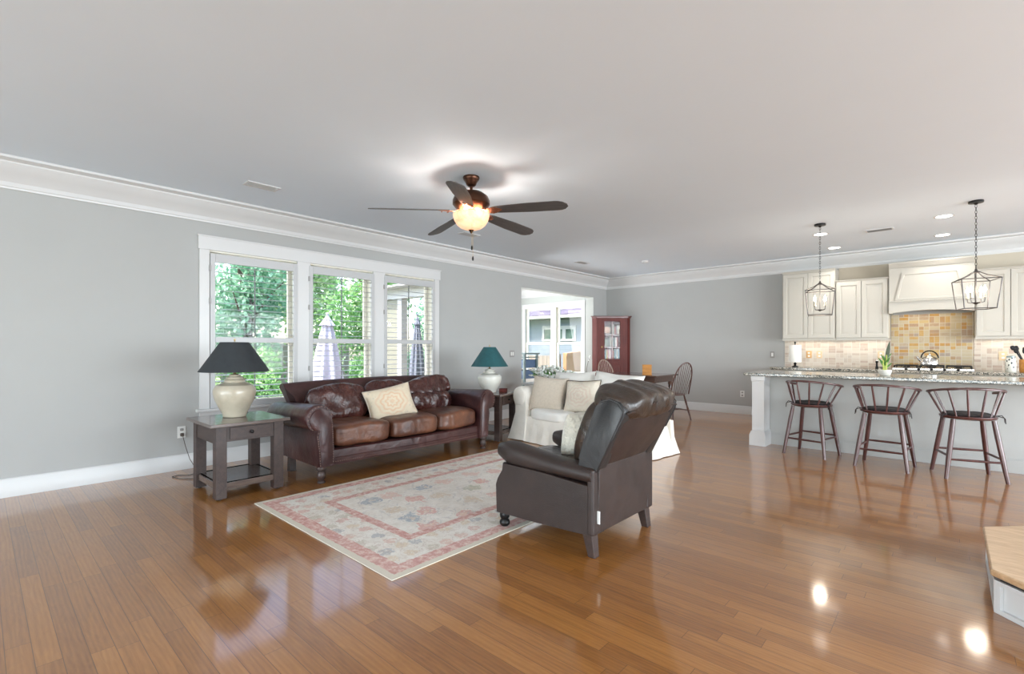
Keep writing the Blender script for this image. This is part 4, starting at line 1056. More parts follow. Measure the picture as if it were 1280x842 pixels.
# lamp cord
o = G().tube([(XL+.035, 1.42, .36), (XL+.10, 1.43, .25), (XL+.13, 1.46, .12), (XL+.20, 1.50, .02), (XL+.30, 1.47, .006), (XL+.34, 1.40, .006), (XL+.26, 1.33, .006), (XL+.30, 1.27, .006), (XL+.42, 1.30, .006), (XL+.55, 1.42, .006), (XL+.62, 1.62, .006), (XL+.70, 1.86, .04), (XL+.75, 1.88, .30), (XL+.80, 1.83, .56), (XL+.84, 1.76, .634), (XL+.95, 1.65, .636)], .0035, 6).build('lamp_cord', 'cord')
tag(o, 'thin brown lamp cord running from the wall outlet behind the near end table', 'cord')

# ---------------- recliner (front = local -y, world -x)
rec = thing('leather_recliner', (-1.95, 2.82, 0), -PI/2, 'dark brown leather recliner seen from behind at the edge of the rug', 'armchair')
for sx in (1, -1):
    prof = [(-.405, .105), (-.412, .30), (-.395, .345), (-.352, .41), (-.345, .46), (0, .455), (.375, .43), (.384, .28), (.384, .135), (.2, .125), (-.1, .112)]
    rings = []
    for x, k in ((.25, .0), (.365, .0), (.378, .006), (.383, .018)):
        c = (-.01, .28); rings.append([(sx*x, c[0]+(a-c[0])*(1-k), c[1]+(b-c[1])*(1-k*1.4)) for a, b in prof])
    G().loft(rings, True, True).build('side_panel', 'recl', rec, ang=35)
    rings = []
    for i in range(15):
        s = i/14; y = -.385+.765*s; zt = .622-.085*s-.015*math.sin(PI*s); zb = .452-.012*s; e = 1.0
        if i == 0: e = .55
        elif i == 1: e = .88
        if i >= 13: e = 1.0
        cz, hz = (zt+zb)/2, (zt-zb)/2*e; cx, hx = .315, .093*e*(1-.12*s)
        rings.append([(sx*(cx+hx*abs(math.cos(t))**.75*(1 if math.cos(t) > 0 else -1)), y+(-.02 if i == 0 else 0), cz+hz*abs(math.sin(t))**.8*(1 if math.sin(t) > 0 else -1)) for t in [2*PI*k/20 for k in range(20)]])
    G().loft(rings, True, True).build('arm', 'recl', rec, ang=60)
    G().box(.30, .386, .345, .392, .135, .53, Matrix.Diagonal((sx, 1, 1, 1))).build('arm_post', 'recl', rec, bevel=.014, seg=3)
    G().lathe([(.001, 0), (.024, 0), (.036, .014), (.037, .03), (.026, .048), (.034, .062), (.036, .08), (.03, .105), (.001, .11)], (sx*.335, -.365, .0095), 18).build('front_foot', 'black', rec)
    g = G(); x0, y0 = sx*.335, .335
    g.loft([[(x0+a*.026+sx*.004, y0+b*.024+.03, 0) for a, b in ((-1, -1), (1, -1), (1, 1), (-1, 1))], [(x0+a*.036, y0+b*.034, .15) for a, b in ((-1, -1), (1, -1), (1, 1), (-1, 1))]], True, True)
    g.build('rear_foot', 'table', rec, bevel=.004)
    # wing of the backrest
    wp = [(.258, .50), (.270, .577), (.308, .69), (.360, .815), (.390, .898), (.428, .938), (.485, .953), (.542, .936), (.577, .893), (.570, .850), (.50, .715), (.415, .548), (.39, .50)]
    rings = []
    for x, k in ((.255, .05), (.27, 0), (.335, 0), (.352, .02), (.360, .07)):
        c = (.40, .72); rings.append([(sx*x, c[0]+(a-c[0])*(1-k), c[1]+(b-c[1])*(1-k*.6)) for a, b in wp])
    wg = G().loft(rings, True, True).build('wing', 'reclw', rec, ang=50)
    wpp = wp[1:11]
    G().tube([(sx*.352, .40+(a-.40)*.985, .72+(b-.72)*.99) for a, b in wpp], .006, 6).build('piping', 'reclw', wg)
# rear panels
G().loft([[(-.335, y, z), (.335, y, z), (.335, y-.04, z), (-.335, y-.04, z)] for y, z in ((.385, .135), (.398, .30), (.405, .545))], True, True).build('lower_back_panel', 'recl', rec, bevel=.008)
rings = []
for s in [i/10 for i in range(11)]:
    y = .400+.175*s+.012*math.sin(PI*s); z = .545+.335*s; w_ = .322+.010*s
    rings.append([(-w_, y-.08, z+.02), (-w_, y-.01, z), (-w_+.02, y+.004, z), (0, y+.012, z), (w_-.02, y+.004, z), (w_, y-.01, z), (w_, y-.08, z+.02)])
G().loft(rings, True, True).build('upper_back_panel', 'recl', rec, ang=40)
G().tube([(-.335, .585, .872), (-.30, .594, .880), (0, .600, .886), (.30, .594, .880), (.335, .585, .872)], .006, 6).build('back_seam', 'recl', rec)
def headshape(p, q):
    return (q.x, q.y, q.z+.008*math.sin(q.x*38)*(p.z > 0)+.010*math.cos(p.x*1.5))
G().soft((0, .462, .922), (.338, .160, .090), 3.6, 20, nz=.010, ns=9, seed=4, rot=RX(D2(-14)), shape=headshape).build('head_cushion', 'reclc', rec, sub=1)
G().soft((0, .250, .70), (.262, .10, .255), 3.2, 14, nz=.012, ns=6, seed=8, rot=RX(D2(-22))).build('lumbar_cushion', 'reclc', rec, sub=1)
G().soft((0, -.08, .425), (.225, .33, .085), 5, 12, nz=.006, ns=5, seed=11).build('seat_cushion', 'reclc', rec, sub=1)
G().box(-.25, .25, -.40, .34, .13, .35).build('seat_frame', 'recl', rec, bevel=.01)
G().box(-.245, .245, -.43, -.40, .13, .40).build('footrest', 'recl', rec, bevel=.02, seg=3)
G().box(.336, .343, .392, .409, .205, .28).build('care_tag', 'plastic', rec)
o = loose('fluffy_pillow', 'fuzzy', .36, .36, .17, (-1.93, 2.90, .645), -PI/2+D2(-15), D2(-22), D2(4), 'fluffy cream pillow resting in the seat of the brown recliner', seed=6, nz=.016)

# ---------------- white slipcovered sofa (front = local -y)
ws = thing('slipcovered_sofa', (-3.45, 5.254, 0), D2(-8), 'white slipcovered sofa with rolled arms and a floor-length skirt, behind the recliner', 'sofa')
for sx in (-1, 1):
    rings = []
    ys = [-.425+.85*i/24 for i in range(25)]
    for i, y in enumerate(ys):
        e = .93 if i in (0, 24) else (.985 if i in (1, 23) else 1.0)
        rp = noise.noise(Vector((y*6, sx*4, 0)))
        pts = [(.70, .02), (.705, .30), (.715, .50)]
        cx, cz, R_ = .845, .592, .138
        for k in range(15):
            a = D2(195-235*k/14); pts.append((cx+R_*math.cos(a)*e, cz+R_*math.sin(a)*e+.004*noise.noise(Vector((y*9, k*.4, 1)))))
        for s in (.0, .2, .4, .6, .8, 1.0):
            z = .47*(1-s)+.008*s; x = .922+.105*s**1.5+(.022*rp+.012*math.sin(y*26+sx))*s**1.2-.012*math.sin(PI*min(1, s*2.5))*(s < .4)
            pts.append((x, z))
        yy = y+(-.03 if i == 0 else .03 if i == 24 else 0)*0
        rings.append([(sx*a, yy-(.05*(1-min(1, b/.45))**1.5*(1 if i < 2 else 0))+(.05*(1-min(1, b/.45))**1.5*(1 if i > 22 else 0)), b) for a, b in pts])
    G().loft(rings, True, True).build('arm', 'slip', ws, ang=60)
    # folded front face of the arm cover
    G().soft((sx*.845, -.425, .592), (.118, .022, .118), 2.4, 8).build('arm_front', 'slip', ws)
g = G(); rings = []
for i in range(61):
    x = -.72+1.44*i/60; w_ = noise.noise(Vector((x*5, 7, 0)))*.02+.010*math.sin(x*30)
    rings.append([(x, -.395, .34), (x, -.415, .27), (x, -.43-w_*.5, .15), (x, -.45-w_, .008), (x, -.38, .008), (x, -.30, .30)])
g.loft(rings, True, True).build('front_skirt', 'slip', ws, ang=60)
rings = []
for i in range(61):
    x = -.98+1.96*i/60; w_ = noise.noise(Vector((x*5, 3, 0)))*.02
    rings.append([(x, .40, .40), (x, .43+w_, .15), (x, .45+w_*1.5, .008), (x, .38, .008), (x, .34, .40)])
G().loft(rings, True, True).build('rear_skirt', 'slip', ws, ang=60)
G().box(-.71, .71, -.39, .38, .06, .30).build('seat_base', 'slip', ws, bevel=.01)
bpp = [(.16, .28), (.20, .55), (.24, .68)]+[(.32+.07*math.cos(D2(160-200*k/10)), .69+.06*math.sin(D2(160-200*k/10))) for k in range(11)]+[(.40, .5), (.41, .28)]
G().loft([[(x, y, z) for y, z in bpp] for x in [-.93+1.86*i/12 for i in range(13)]], True, True).build('backrest', 'slip', ws, ang=50)
for sx in (-1, 1):
    G().soft((sx*.352, -.115, .375), (.349, .315, .082), 5, 14, nz=.010, ns=4, seed=sx*2).build('seat_cushion', 'slipw', ws, sub=1)
def on_ws(x, y, z):
    a = D2(-8); return (-3.45+x*math.cos(a)-y*math.sin(a), 5.254+x*math.sin(a)+y*math.cos(a), z)
loose('back_pillow', 'slipw', .74, .52, .26, on_ws(-.36, .10, .685), D2(-8), D2(-16), D2(-2), 'large white back pillow at the left, leaning on the white sofa back', seed=21, pinch=.10, nz=.02)
loose('back_pillow', 'slipw', .76, .52, .26, on_ws(.37, .10, .69), D2(-8), D2(-14), D2(3), 'large white back pillow at the right of the white sofa, nearest the dining chair', seed=33, pinch=.10, nz=.02)
loose('throw_pillow', 'linen', .52, .48, .18, on_ws(-.49, -.22, .635), D2(12), D2(-16), D2(4), 'plain beige linen pillow against the left arm of the white sofa', seed=41)
loose('throw_pillow', 'pprint2', .50, .43, .17, on_ws(.02, -.13, .635), D2(2), D2(-18), D2(-3), 'cream medallion print pillow with brown piping in the middle of the white sofa', piping='bark', seed=47)

# ---------------- ceiling fan
fan = thing('ceiling_fan', (-3.264, 3.051, CH), 0, 'five-blade bronze ceiling fan with a lit frosted bowl', 'ceiling fan')
zz = lambda h: h-CH
G().lathe([(.001, -.001), (.074, -.001), (.077, -.012), (.070, -.03), (.052, -.055), (.045, -.075), (.030, -.088), (.001, -.09)], seg=28).build('ceiling_canopy', 'bronze', fan)
G().lathe([(.001, -.085), (.014, -.085), (.014, -.15), (.03, -.152), (.03, -.165), (.001, -.165)], seg=14).build('downrod', 'bronze', fan)
G().lathe([(.001, zz(2.685)), (.05, zz(2.682)), (.11, zz(2.668)), (.155, zz(2.635)), (.170, zz(2.600)), (.170, zz(2.565)), (.150, zz(2.54)), (.12, zz(2.515)), (.10, zz(2.50)), (.001, zz(2.50))], seg=40).build('motor_housing', 'bronze', fan)
G().lathe([(.001, zz(2.50)), (.09, zz(2.50)), (.085, zz(2.488)), (.05, zz(2.475)), (.045, zz(2.455)), (.001, zz(2.455))], seg=32).build('light_fitter', 'copper', fan)
M['bowl'] = emis('frosted_bowl', (1, .62, .36), 3.2)
_t = M['bowl'].node_tree; 
def bowlmat():
    t = NT('frosted_alabaster_bowl'); c = t.coord('Object'); v = t.n('TexVoronoi', {'Vector': c, 'Scale': 9.0}).outputs['Distance']
    col = t.ramp(t.noise(c, 8, 4, .7, 1.5), [(.35, (1, .50, .26)), (.65, (1, .70, .45))])
    t.put(t.b.inputs['Base Color'], col); t.put(t.b.inputs['Emission Color'], col); t.b.inputs['Emission Strength'].default_value = .58; t.set(Roughness=.3); return t.m
M['bowl'] = bowlmat()
rings = [[(a*math.cos(2*PI*q/40), a*math.sin(2*PI*q/40), b) for q in range(40)] for a, b in ((.168, zz(2.474)), (.166, zz(2.455)), (.156, zz(2.42)), (.132, zz(2.38)), (.098, zz(2.352)), (.05, zz(2.334)), (.012, zz(2.330)), (.010, zz(2.335)), (.048, zz(2.339)), (.095, zz(2.358)), (.128, zz(2.385)), (.151, zz(2.423)), (.161, zz(2.455)), (.163, zz(2.474)), (.168, zz(2.474)))]
G().loft(rings, True, False).build('light_bowl', 'bowl', fan)
G().lathe([(.001, zz(2.30)), (.008, zz(2.303)), (.012, zz(2.315)), (.022, zz(2.326)), (.026, zz(2.333)), (.001, zz(2.337))], seg=14).build('bowl_finial', 'bronze', fan)
M['fanbulb'] = emis('fan_bulb', (1, .80, .5), 12)
for q in range(2):
    G().sphere((.055*math.cos(q*PI+.6), .055*math.sin(q*PI+.6), zz(2.405)), .026, 10, 8).build('bulb', 'fanbulb', fan)
for q in range(3): light('fan_lamp', 'POINT', (.085*math.cos(q*2.094+.5), .085*math.sin(q*2.094+.5), zz(2.44)), energy=10, color=(1, .92, .84), radius=.025, parent=fan)
BA = 21.0
def blade_mesh():
    g = G(); rings = []; L0, L1 = .205, .91
    N = 22
    for i in range(N+1):
        s = i/N; x = L0+(L1-L0)*s
        w_ = .054+.022*min(1, s/.5)
        if s > .86: w_ *= math.sqrt(max(.02, 1-((s-.86)/.145)**2))
        if s < .06: w_ *= .75+.25*s/.06
        z = .014-.035*s
        rings.append([(x, -w_, z-.003), (x, w_, z-.003), (x, w_, z+.003), (x, -w_, z+.003)])
    return g.loft(rings, True, True)
b0 = None
for k in range(5):
    a = D2(BA+72*k)
    rot = RZ(a) @ RX(D2(-13))      # clockwise edge raised
    if b0 is None:
        b = blade_mesh().build('blade', 'blade', fan, ang=50); b0 = b
        g = G(); 
        g.loft([[(x, -w_, z), (x, w_, z), (x, w_, z+.006), (x, -w_, z+.006)] for x, w_, z in ((.08, .018, .028), (.12, .014, .022), (.15, .02, .004), (.18, .045, .0035), (.23, .048, .0035), (.27, .028, .0035), (.30, .010, .0035))], True, True)
        g.build('blade_iron', 'copper', b)
        for (xx, yy) in ((.215, .03), (.215, -.03), (.27, 0)): g2 = G().sphere((xx, yy, -.004), .006, 8, 5).build('screw', 'copper', b)
    else: b = copy_tree(b0, parent=fan)
    b.location = (0, 0, zz(2.485)); b.rotation_euler = rot.to_euler()
for (x, y, z1) in ((.03, -.02, 2.14), (-.01, .03, 2.055)):
    ch = G().tube([(x, y, zz(2.462)), (x*1.0, y, zz(z1+.04))], .0015, 5).build('pull_chain', 'brass', fan)
    G().lathe([(.001, 0), (.006, .003), (.0095, .015), (.007, .032), (.003, .042), (.001, .043)], (x, y, zz(z1)), 10).build('pull_knob', 'black', ch)

# ================================================================ DINING CORNER
dt = thing('dining_table', (-4.40, 8.42, 0), 0, 'dark glossy dining table behind the white sofa, before the corner cabinet', 'dining table')
G().box(-.60, .60, -.46, .46, .735, .762).build('tabletop', 'dining', dt, bevel=.005)
G().box(-.53, .53, -.39, -.365, .63, .734).box(-.53, .53, .365, .39, .63, .734).box(-.53, -.505, -.365, .365, .63, .734).box(.505, .53, -.365, .365, .63, .734).build('apron', 'dining', dt)
for sx in (-1, 1):
    for sy in (-1, 1):
        G().lathe([(.001, 0), (.018, 0), (.022, .03), (.03, .30), (.036, .52), (.028, .55), (.04, .58), (.04, .734), (.001, .734)], (sx*.485, sy*.345, 0), 16).build('leg', 'dining', dt)
o = G().box(-.08, .08, -.05, .05, 0, .185).box(-.084, .084, -.054, .054, 0, .012).box(-.084, .084, -.054, .054, .175, .188).build('wooden_box', 'honey', loc=(-4.06, 8.12, .7625), rot=(0, 0, D2(28)), bevel=.003)
tag(o, 'honey-coloured upright wooden box standing on the dining table', 'box')
def windsor(label, mat, group=None):
    r = thing('windsor_chair', (0, 0, 0), 0, label, 'chair', group)   # faces local -y, hoop back at +y
    rings = []
    for k, z in ((.0, .43), (.85, .43), (1, .442), (1, .452), (.9, .456), (.5, .445), (0, .443)):
        rings.append([(.215*max(.001, k)*math.cos(a)*(1+.08*math.sin(a)*-1), .205*max(.001, k)*math.sin(a), z) for a in [2*PI*i/28 for i in range(28)]])
    G().loft(rings, True, False).build('seat', mat, r)
    P = {}
    for sx in (-1, 1):
        for sy in (-1, 1):
            t_ = Vector((sx*.135, sy*.12, .435)); b_ = Vector((sx*.205, sy*.215, 0)); P[(sx, sy)] = (t_, b_)
            G().tube([t_, t_.lerp(b_, .3), t_.lerp(b_, .42), t_.lerp(b_, .6), t_.lerp(b_, .8), b_], [.012, .018, .013, .02, .013, .010], 8).build('leg', mat, r)
    ms = []
    for sx in (-1, 1):
        a = P[(sx, -1)][0].lerp(P[(sx, -1)][1], .6); b = P[(sx, 1)][0].lerp(P[(sx, 1)][1], .6); ms.append(a.lerp(b, .5))
        G().tube([a, a.lerp(b, .5), b], [.008, .013, .008], 8).build('stretcher', mat, r)
    G().tube([ms[0], ms[0].lerp(ms[1], .5), ms[1]], [.008, .013, .008], 8).build('stretcher', mat, r)
    hoop = []
    for i in range(25):
        t = PI*i/24; hoop.append(Vector((-.205*math.cos(t)*(1+.16*math.sin(t)), .155+.16*max(0,math.sin(t))**.9, .45+.55*max(0,math.sin(t))**.75)))
    G().tube(hoop, .011, 8).build('hoop_back', mat, r)
    for i in range(9):
        u = -1+2*(i+.5)/9; xb = u*.155; xt = u*.21; zt = .45+.55*math.sqrt(max(0, 1-(abs(u)*.93)**2))**.8; f = (zt-.45)/.55
        G().tube([(xb, .16, .448), (xt, .155+.16*f, zt)], .005, 6).build('spindle', mat, r)
    return r
w1 = windsor('dark hoop-back windsor chair at the right end of the dining table', 'windsor')
w1.location = (-3.60, 8.18, 0); w1.rotation_euler = (0, 0, D2(-112))
w2 = windsor('reddish hoop-back windsor chair in front of the cherry corner cabinet', 'windsorp')
w2.location = (-5.13, 8.78, 0); w2.rotation_euler = (0, 0, D2(72))

# corner cabinet
cc = thing('corner_cabinet', (-5.495, 9.355, 0), D2(45), 'tall cherry corner cabinet with a glazed door full of books', 'cabinet')
CHT = 1.955
poly = [(-.34, .02), (.34, .02), (.425, .105), (.0, .49), (-.425, .105)]
G().prism(poly, 'z', 0.0, 1.0).prism([(-.35, -.01), (.35, -.01), (.43, .095), (-.43, .095)], 'z', 0, .10).build('lower_carcass', 'cherry', cc, bevel=.003)
def wallstrip(g, a, b, z0, z1, th=.015):
    a, b = Vector(a), Vector(b); d = (b-a); m = T(a.x, a.y, 0) @ RZ(math.atan2(d.y, d.x)); g.box(0, d.length, 0, th, z0, z1, m)
g = G(); wallstrip(g, (.425, .105), (0, .49), 1.0, CHT-.03); wallstrip(g, (0, .49), (-.425, .105), 1.0, CHT-.03); wallstrip(g, (-.425, .105), (-.34, .02), 1.0, CHT-.03); wallstrip(g, (.34, .02), (.425, .105), 1.0, CHT-.03)
g.prism(poly, 'z', CHT-.04, CHT-.02); g.build('upper_carcass', 'cherry', cc)
shz = [1.005, 1.27, 1.545]
for z in shz:
    G().prism([(-.32, .03), (.32, .03), (.40, .11), (.0, .465), (-.40, .11)], 'z', z-.02, z).build('shelf', 'cherryd', cc)
G().prism([(-.37, -.02), (.37, -.02), (.46, .08), (.435, .12), (.0, .50), (-.435, .12), (-.46, .08)], 'z', CHT-.018, CHT+.0).prism([(-.355, -.008), (.355, -.008), (.44, .09), (.0, .495), (-.44, .09)], 'z', CHT-.05, CHT-.018).build('cornice', 'cherryd', cc, bevel=.004)
gx, z0, z1 = .17, 1.01, 1.83
dd_ = G().box(-.335, -gx, .0, .02, .985, CHT-.05).box(gx, .335, 0, .02, .985, CHT-.05).box(-gx, gx, 0, .02, .985, z0).box(-gx, gx, 0, .02, z1, CHT-.05).build('glazed_door', 'cherry', cc, bevel=.003)
G().box(-.012, .012, .002, .016, z0, z1).box(-gx, gx, .002, .016, 1.255, 1.275).box(-gx, gx, .002, .016, 1.53, 1.55).build('muntins', 'cherryd', dd_)
G().box(-gx, gx, .008, .012, z0, z1).build('pane', 'glasspane', dd_)
G().sphere((-.235, -.018, 1.27), .02, 12, 8).build('knob', 'brass', dd_)
g = G(); door_panel(g, -.25, .25, .14, .94, .02, .02, .06); g.build('lower_door', 'cherry', cc, ang=20)
G().sphere((-.215, -.015, .72), .014, 10, 6).build('knob', 'brass', cc)
random.seed(12)
cols = [(.55, .52, .44), (.10, .16, .13), (.62, .60, .52), (.30, .06, .05), (.12, .18, .30), (.55, .45, .16), (.20, .24, .20), (.50, .22, .30), (.70, .66, .6), (.08, .08, .1), (.16, .26, .34)]
cn = ['cream', 'dark green', 'ivory', 'dark red', 'navy blue', 'mustard', 'grey green', 'dusty pink', 'off-white', 'black', 'teal blue']
bm_ = [plain('book_cover_'+n.replace(' ', '_'), c, .6, scale=30) for n, c in zip(cn, cols)]
a45 = D2(45)
shelfname = ['bottom', 'middle', 'top']
for si, z in enumerate(shz):
    x = -.155; k = 0
    order = []
    while x < .15:
        if si == 2 and x < .0: x = .015
        if -.02 < x < .012: x = .014
        th = random.uniform(.022, .04); h = random.uniform(.17, .235); ci = random.randrange(len(cols))
        if x+th > .17: break
        lx, ly = x+th/2, .11
        wx = cc.location.x+lx*math.cos(a45)-ly*math.sin(a45); wy = cc.location.y+lx*math.sin(a45)+ly*math.cos(a45)
        bk = thing('book', (wx, wy, z+.0005), a45, '%s book on the %s glazed shelf of the corner cabinet' % (cn[ci], shelfname[si]), 'book', '%s books on the %s shelf of the corner cabinet' % (cn[ci], shelfname[si]))
        t2_ = th/2-.0007
        G().box(-t2_, t2_, -.075, -.072, 0, h).box(-t2_, -t2_+.002, -.072, .07, 0, h).box(t2_-.002, t2_, -.072, .07, 0, h).build('cover', bm_[ci], bk)
        G().box(-t2_+.002, t2_-.002, -.070, .066, .004, h-.004).build('pages', 'paper', bk)
        x += th+.001; k += 1
# pink disc added on the top shelf for the fan light reflected in the glass
o = thing('shell_plate', (cc.location.x+(-.085)*math.cos(a45)-.12*math.sin(a45), cc.location.y+(-.085)*math.sin(a45)+.12*math.cos(a45), 1.546), a45, 'pale pink scalloped dish standing on the top shelf of the corner cabinet', 'plate')
g = G().lathe([(.001, 0), (.04, .004), (.066, .016), (.080, .028), (.078, .031), (.04, .009), (.001, .006)], (0, 0, 0), 48, T(0, .02, .096) @ RX(D2(78)), ribs=12, amp=.04)
M['shell'] = plain('pale_pink_glaze', (.80, .55, .45), .3, var=.15, scale=20)  # pink of the reflected fan light as a surface colour
g.build('dish', 'shell', o)
G().box(-.04, .04, -.03, .05, 0, .018).build('stand', 'cherryd', o)

# console with flowers behind the white sofa
ct_ = thing('console_table', (-4.72, 6.36, 0), 0, 'narrow white console table hidden behind the white sofa, carrying the flowers', 'console table')
G().box(-.68, .68, -.17, .17, .63, .66).build('tabletop', 'trim', ct_, bevel=.004)
G().box(-.62, .62, -.14, .14, .55, .629).build('apron', 'trim', ct_)
for sx in (-1, 1):
    for sy in (-1, 1): G().box(sx*.60-.022, sx*.60+.022, sy*.12-.022, sy*.12+.022, 0, .55).build('leg', 'trim', ct_, bevel=.003)
fp = thing('flower_planter', (-4.88, 6.36, .6605), 0, 'low white planter overflowing with white flowers and green leaves behind the white sofa', 'flowers')
G().soft((0, 0, .05), (.28, .09, .05), 4, 8).build('planter', 'ceramicw', fp)
random.seed(5)
g = G(); g2 = G()
for i in range(230):
    x = random.uniform(-.36, .36); y = random.uniform(-.12, .12); h = .20*math.sqrt(max(.05, 1-(x/.42)**2))
    top = (x*1.05, y*1.3, .09+random.random()*h*1.0)
    if i % 2:
        blade(g, (x*.7, y*.5, .08), (top[0]+random.uniform(-.06, .06), top[1]+random.uniform(-.05, .05), top[2]+.02), .011, 5, (0, 0, .02))
    else:
        for q in range(5):
            a = q*1.2566+i; blade(g2, top, (top[0]+.042*math.cos(a), top[1]+.042*math.sin(a), top[2]+.018), .019, 3)
g.build('leaves', 'leaf', fp); g2.build('blossoms', 'flower', fp)
orc = thing('orchid', (-4.215, 6.40, .6605), 0, 'thin curved dark stem with tiny white buds, right of the flower planter', 'plant')
G().lathe([(.001, 0), (.04, 0), (.05, .05), (.046, .05), (.04, .02), (.001, .02)], seg=20).build('pot', 'ceramicw', orc)
G().tube([(0, 0, .02), (-.005, 0, .15), (.0, 0, .27), (.03, 0, .38), (.05, 0, .43)], [.005, .0045, .004, .003, .002], 6).build('stem', 'bark', orc)
g = G()
for (x, z) in ((.05, .435), (.035, .40), (.06, .47), (.048, .455)): g.sphere((x, 0, z), .009, 8, 5)
g.build('buds', 'flower', orc)

# sunroom furniture
sr = thing('blue_shelf_unit', (-6.86, 7.66, 0), D2(0), 'slate blue two-tier drawer unit with grey metal posts in the sunroom', 'shelf unit')
for sx in (-1, 1):
    for sy in (-1, 1): G().box(sx*.45-.022, sx*.45+.022, sy*.2-.022, sy*.2+.022, 0, 1.12).build('post', 'greym', sr, bevel=.003)
G().box(-.50, .50, -.24, .24, 1.12, 1.15).box(-.49, .49, -.23, .23, 1.05, 1.065).build('top_shelf', 'greym', sr, bevel=.004)
for z0_ in (.62, .84):
    dq = G().box(-.425, .425, -.205, .20, z0_, z0_+.17).build('drawer', 'bluep', sr, bevel=.006)
    G().tube([(-.08, -.205, z0_+.10), (-.07, -.235, z0_+.10), (.07, -.235, z0_+.10), (.08, -.205, z0_+.10)], .007, 6).build('handle', 'chrome', dq)
G().box(-.425, .425, -.20, .20, .20, .22).build('lower_shelf', 'greym', sr)
ch_ = thing('white_chest', (-6.70, 7.10, 0), 0, 'white chest with a peaked lid in the sunroom, just inside the opening', 'chest')
G().box(-.30, .30, -.17, .17, .02, .56).build('chest_box', 'trim', ch_, bevel=.006)
G().prism([(-.32, .56), (.32, .56), (.32, .585), (0, .635), (-.32, .585)], 'y', -.19, .19).build('lid', 'trim', ch_, bevel=.004)

# ================================================================ OUTSIDE
GZ = -.45
struct(G().box(-60, -6.06, -30, 50, GZ-.1, GZ).build('ground_lawn', 'lawn'))
struct(G().box(-11.2, -6.06, -1, 6.4, GZ, GZ+.06).build('ground_patio', 'patio'))
struct(G().box(-6.06, 14, -30, YF-.2, GZ-.1, GZ).box(-6.06, 12, YB+.4, 50, GZ-.1, GZ).build('ground_garden', 'lawn'))
def umbrella(x, y, ht, rad, mat, label):
    r = thing('closed_umbrella', (x, y, GZ+.062), 0, label, 'umbrella')
    G().lathe([(.001, 0), (.25, 0), (.25, .05), (.06, .07), (.05, .16), (.001, .16)], seg=24).build('base', 'dkgrey', r)
    G().lathe([(.022, .1), (.022, ht-.02), (.001, ht-.02)], seg=10).build('pole', 'chrome', r)
    rings = []
    for s in [i/24 for i in range(25)]:
        z = ht*(1-s*.80); rr = rad*(.10+.90*s**.8); 
        if s < .06: rr = rad*(.04+2.2*s)
        rings.append([(rr*(1+.20*math.cos(8*a)*min(1, s*3+.2)+.05*math.sin(3*a+s*5))*math.cos(a), rr*(1+.20*math.cos(8*a)*min(1, s*3+.2)+.05*math.sin(3*a+s*5))*math.sin(a), z) for a in [2*PI*k/64 for k in range(64)]])
    cn_ = G().loft(rings, True, True).build('canopy', mat, r, ang=70)
    rings = []
    for s in [i/5 for i in range(6)]:
        z = ht-.02-.20*s; rr = rad*(.06+.36*s); rings.append([(rr*(1+.12*math.cos(8*a+1))*math.cos(a), rr*(1+.12*math.cos(8*a+1))*math.sin(a), z) for a in [2*PI*k/64 for k in range(64)]])
    G().loft(rings, True, False).build('vent_cap', mat, cn_, ang=70)
    G().sphere((0, 0, ht+.02), .03, 10, 6).build('finial', mat, r)
    return r
umbrella(-9.25, 4.72, 2.30, .36, 'umbw', 'closed white patio umbrella seen through the middle shutter')
umbrella(-9.55, 7.15, 2.42, .21, 'umbb', 'closed slate-grey patio umbrella seen through the right-hand shutter')
# porch corner: tan pier with white corner boards, white beam
r = thing('porch_pier', (-9.03, 6.15, GZ), 0, 'tan porch pier with white corner boards seen through the right-hand shutter', 'porch pier')
G().box(-.22, .22, -.06, .06, 0, 2.75).build('pier_panel', 'extwall', r)
for sx in (-1, 1): G().box(sx*.29-.075, sx*.29+.075, -.075, .075, 0, 2.75).build('corner_board', 'exttrim', r)
r = thing('porch_beam', (-8.4, 6.15, GZ+2.752), 0, 'white porch beam resting on the tan pier', 'porch beam')
G().box(-1.1, 1.1, -.10, .10, 0, .22).build('beam', 'exttrim', r)
G().box(-1.15, 1.15, -.35, .30, .22, .26).build('soffit', 'exttrim', r)

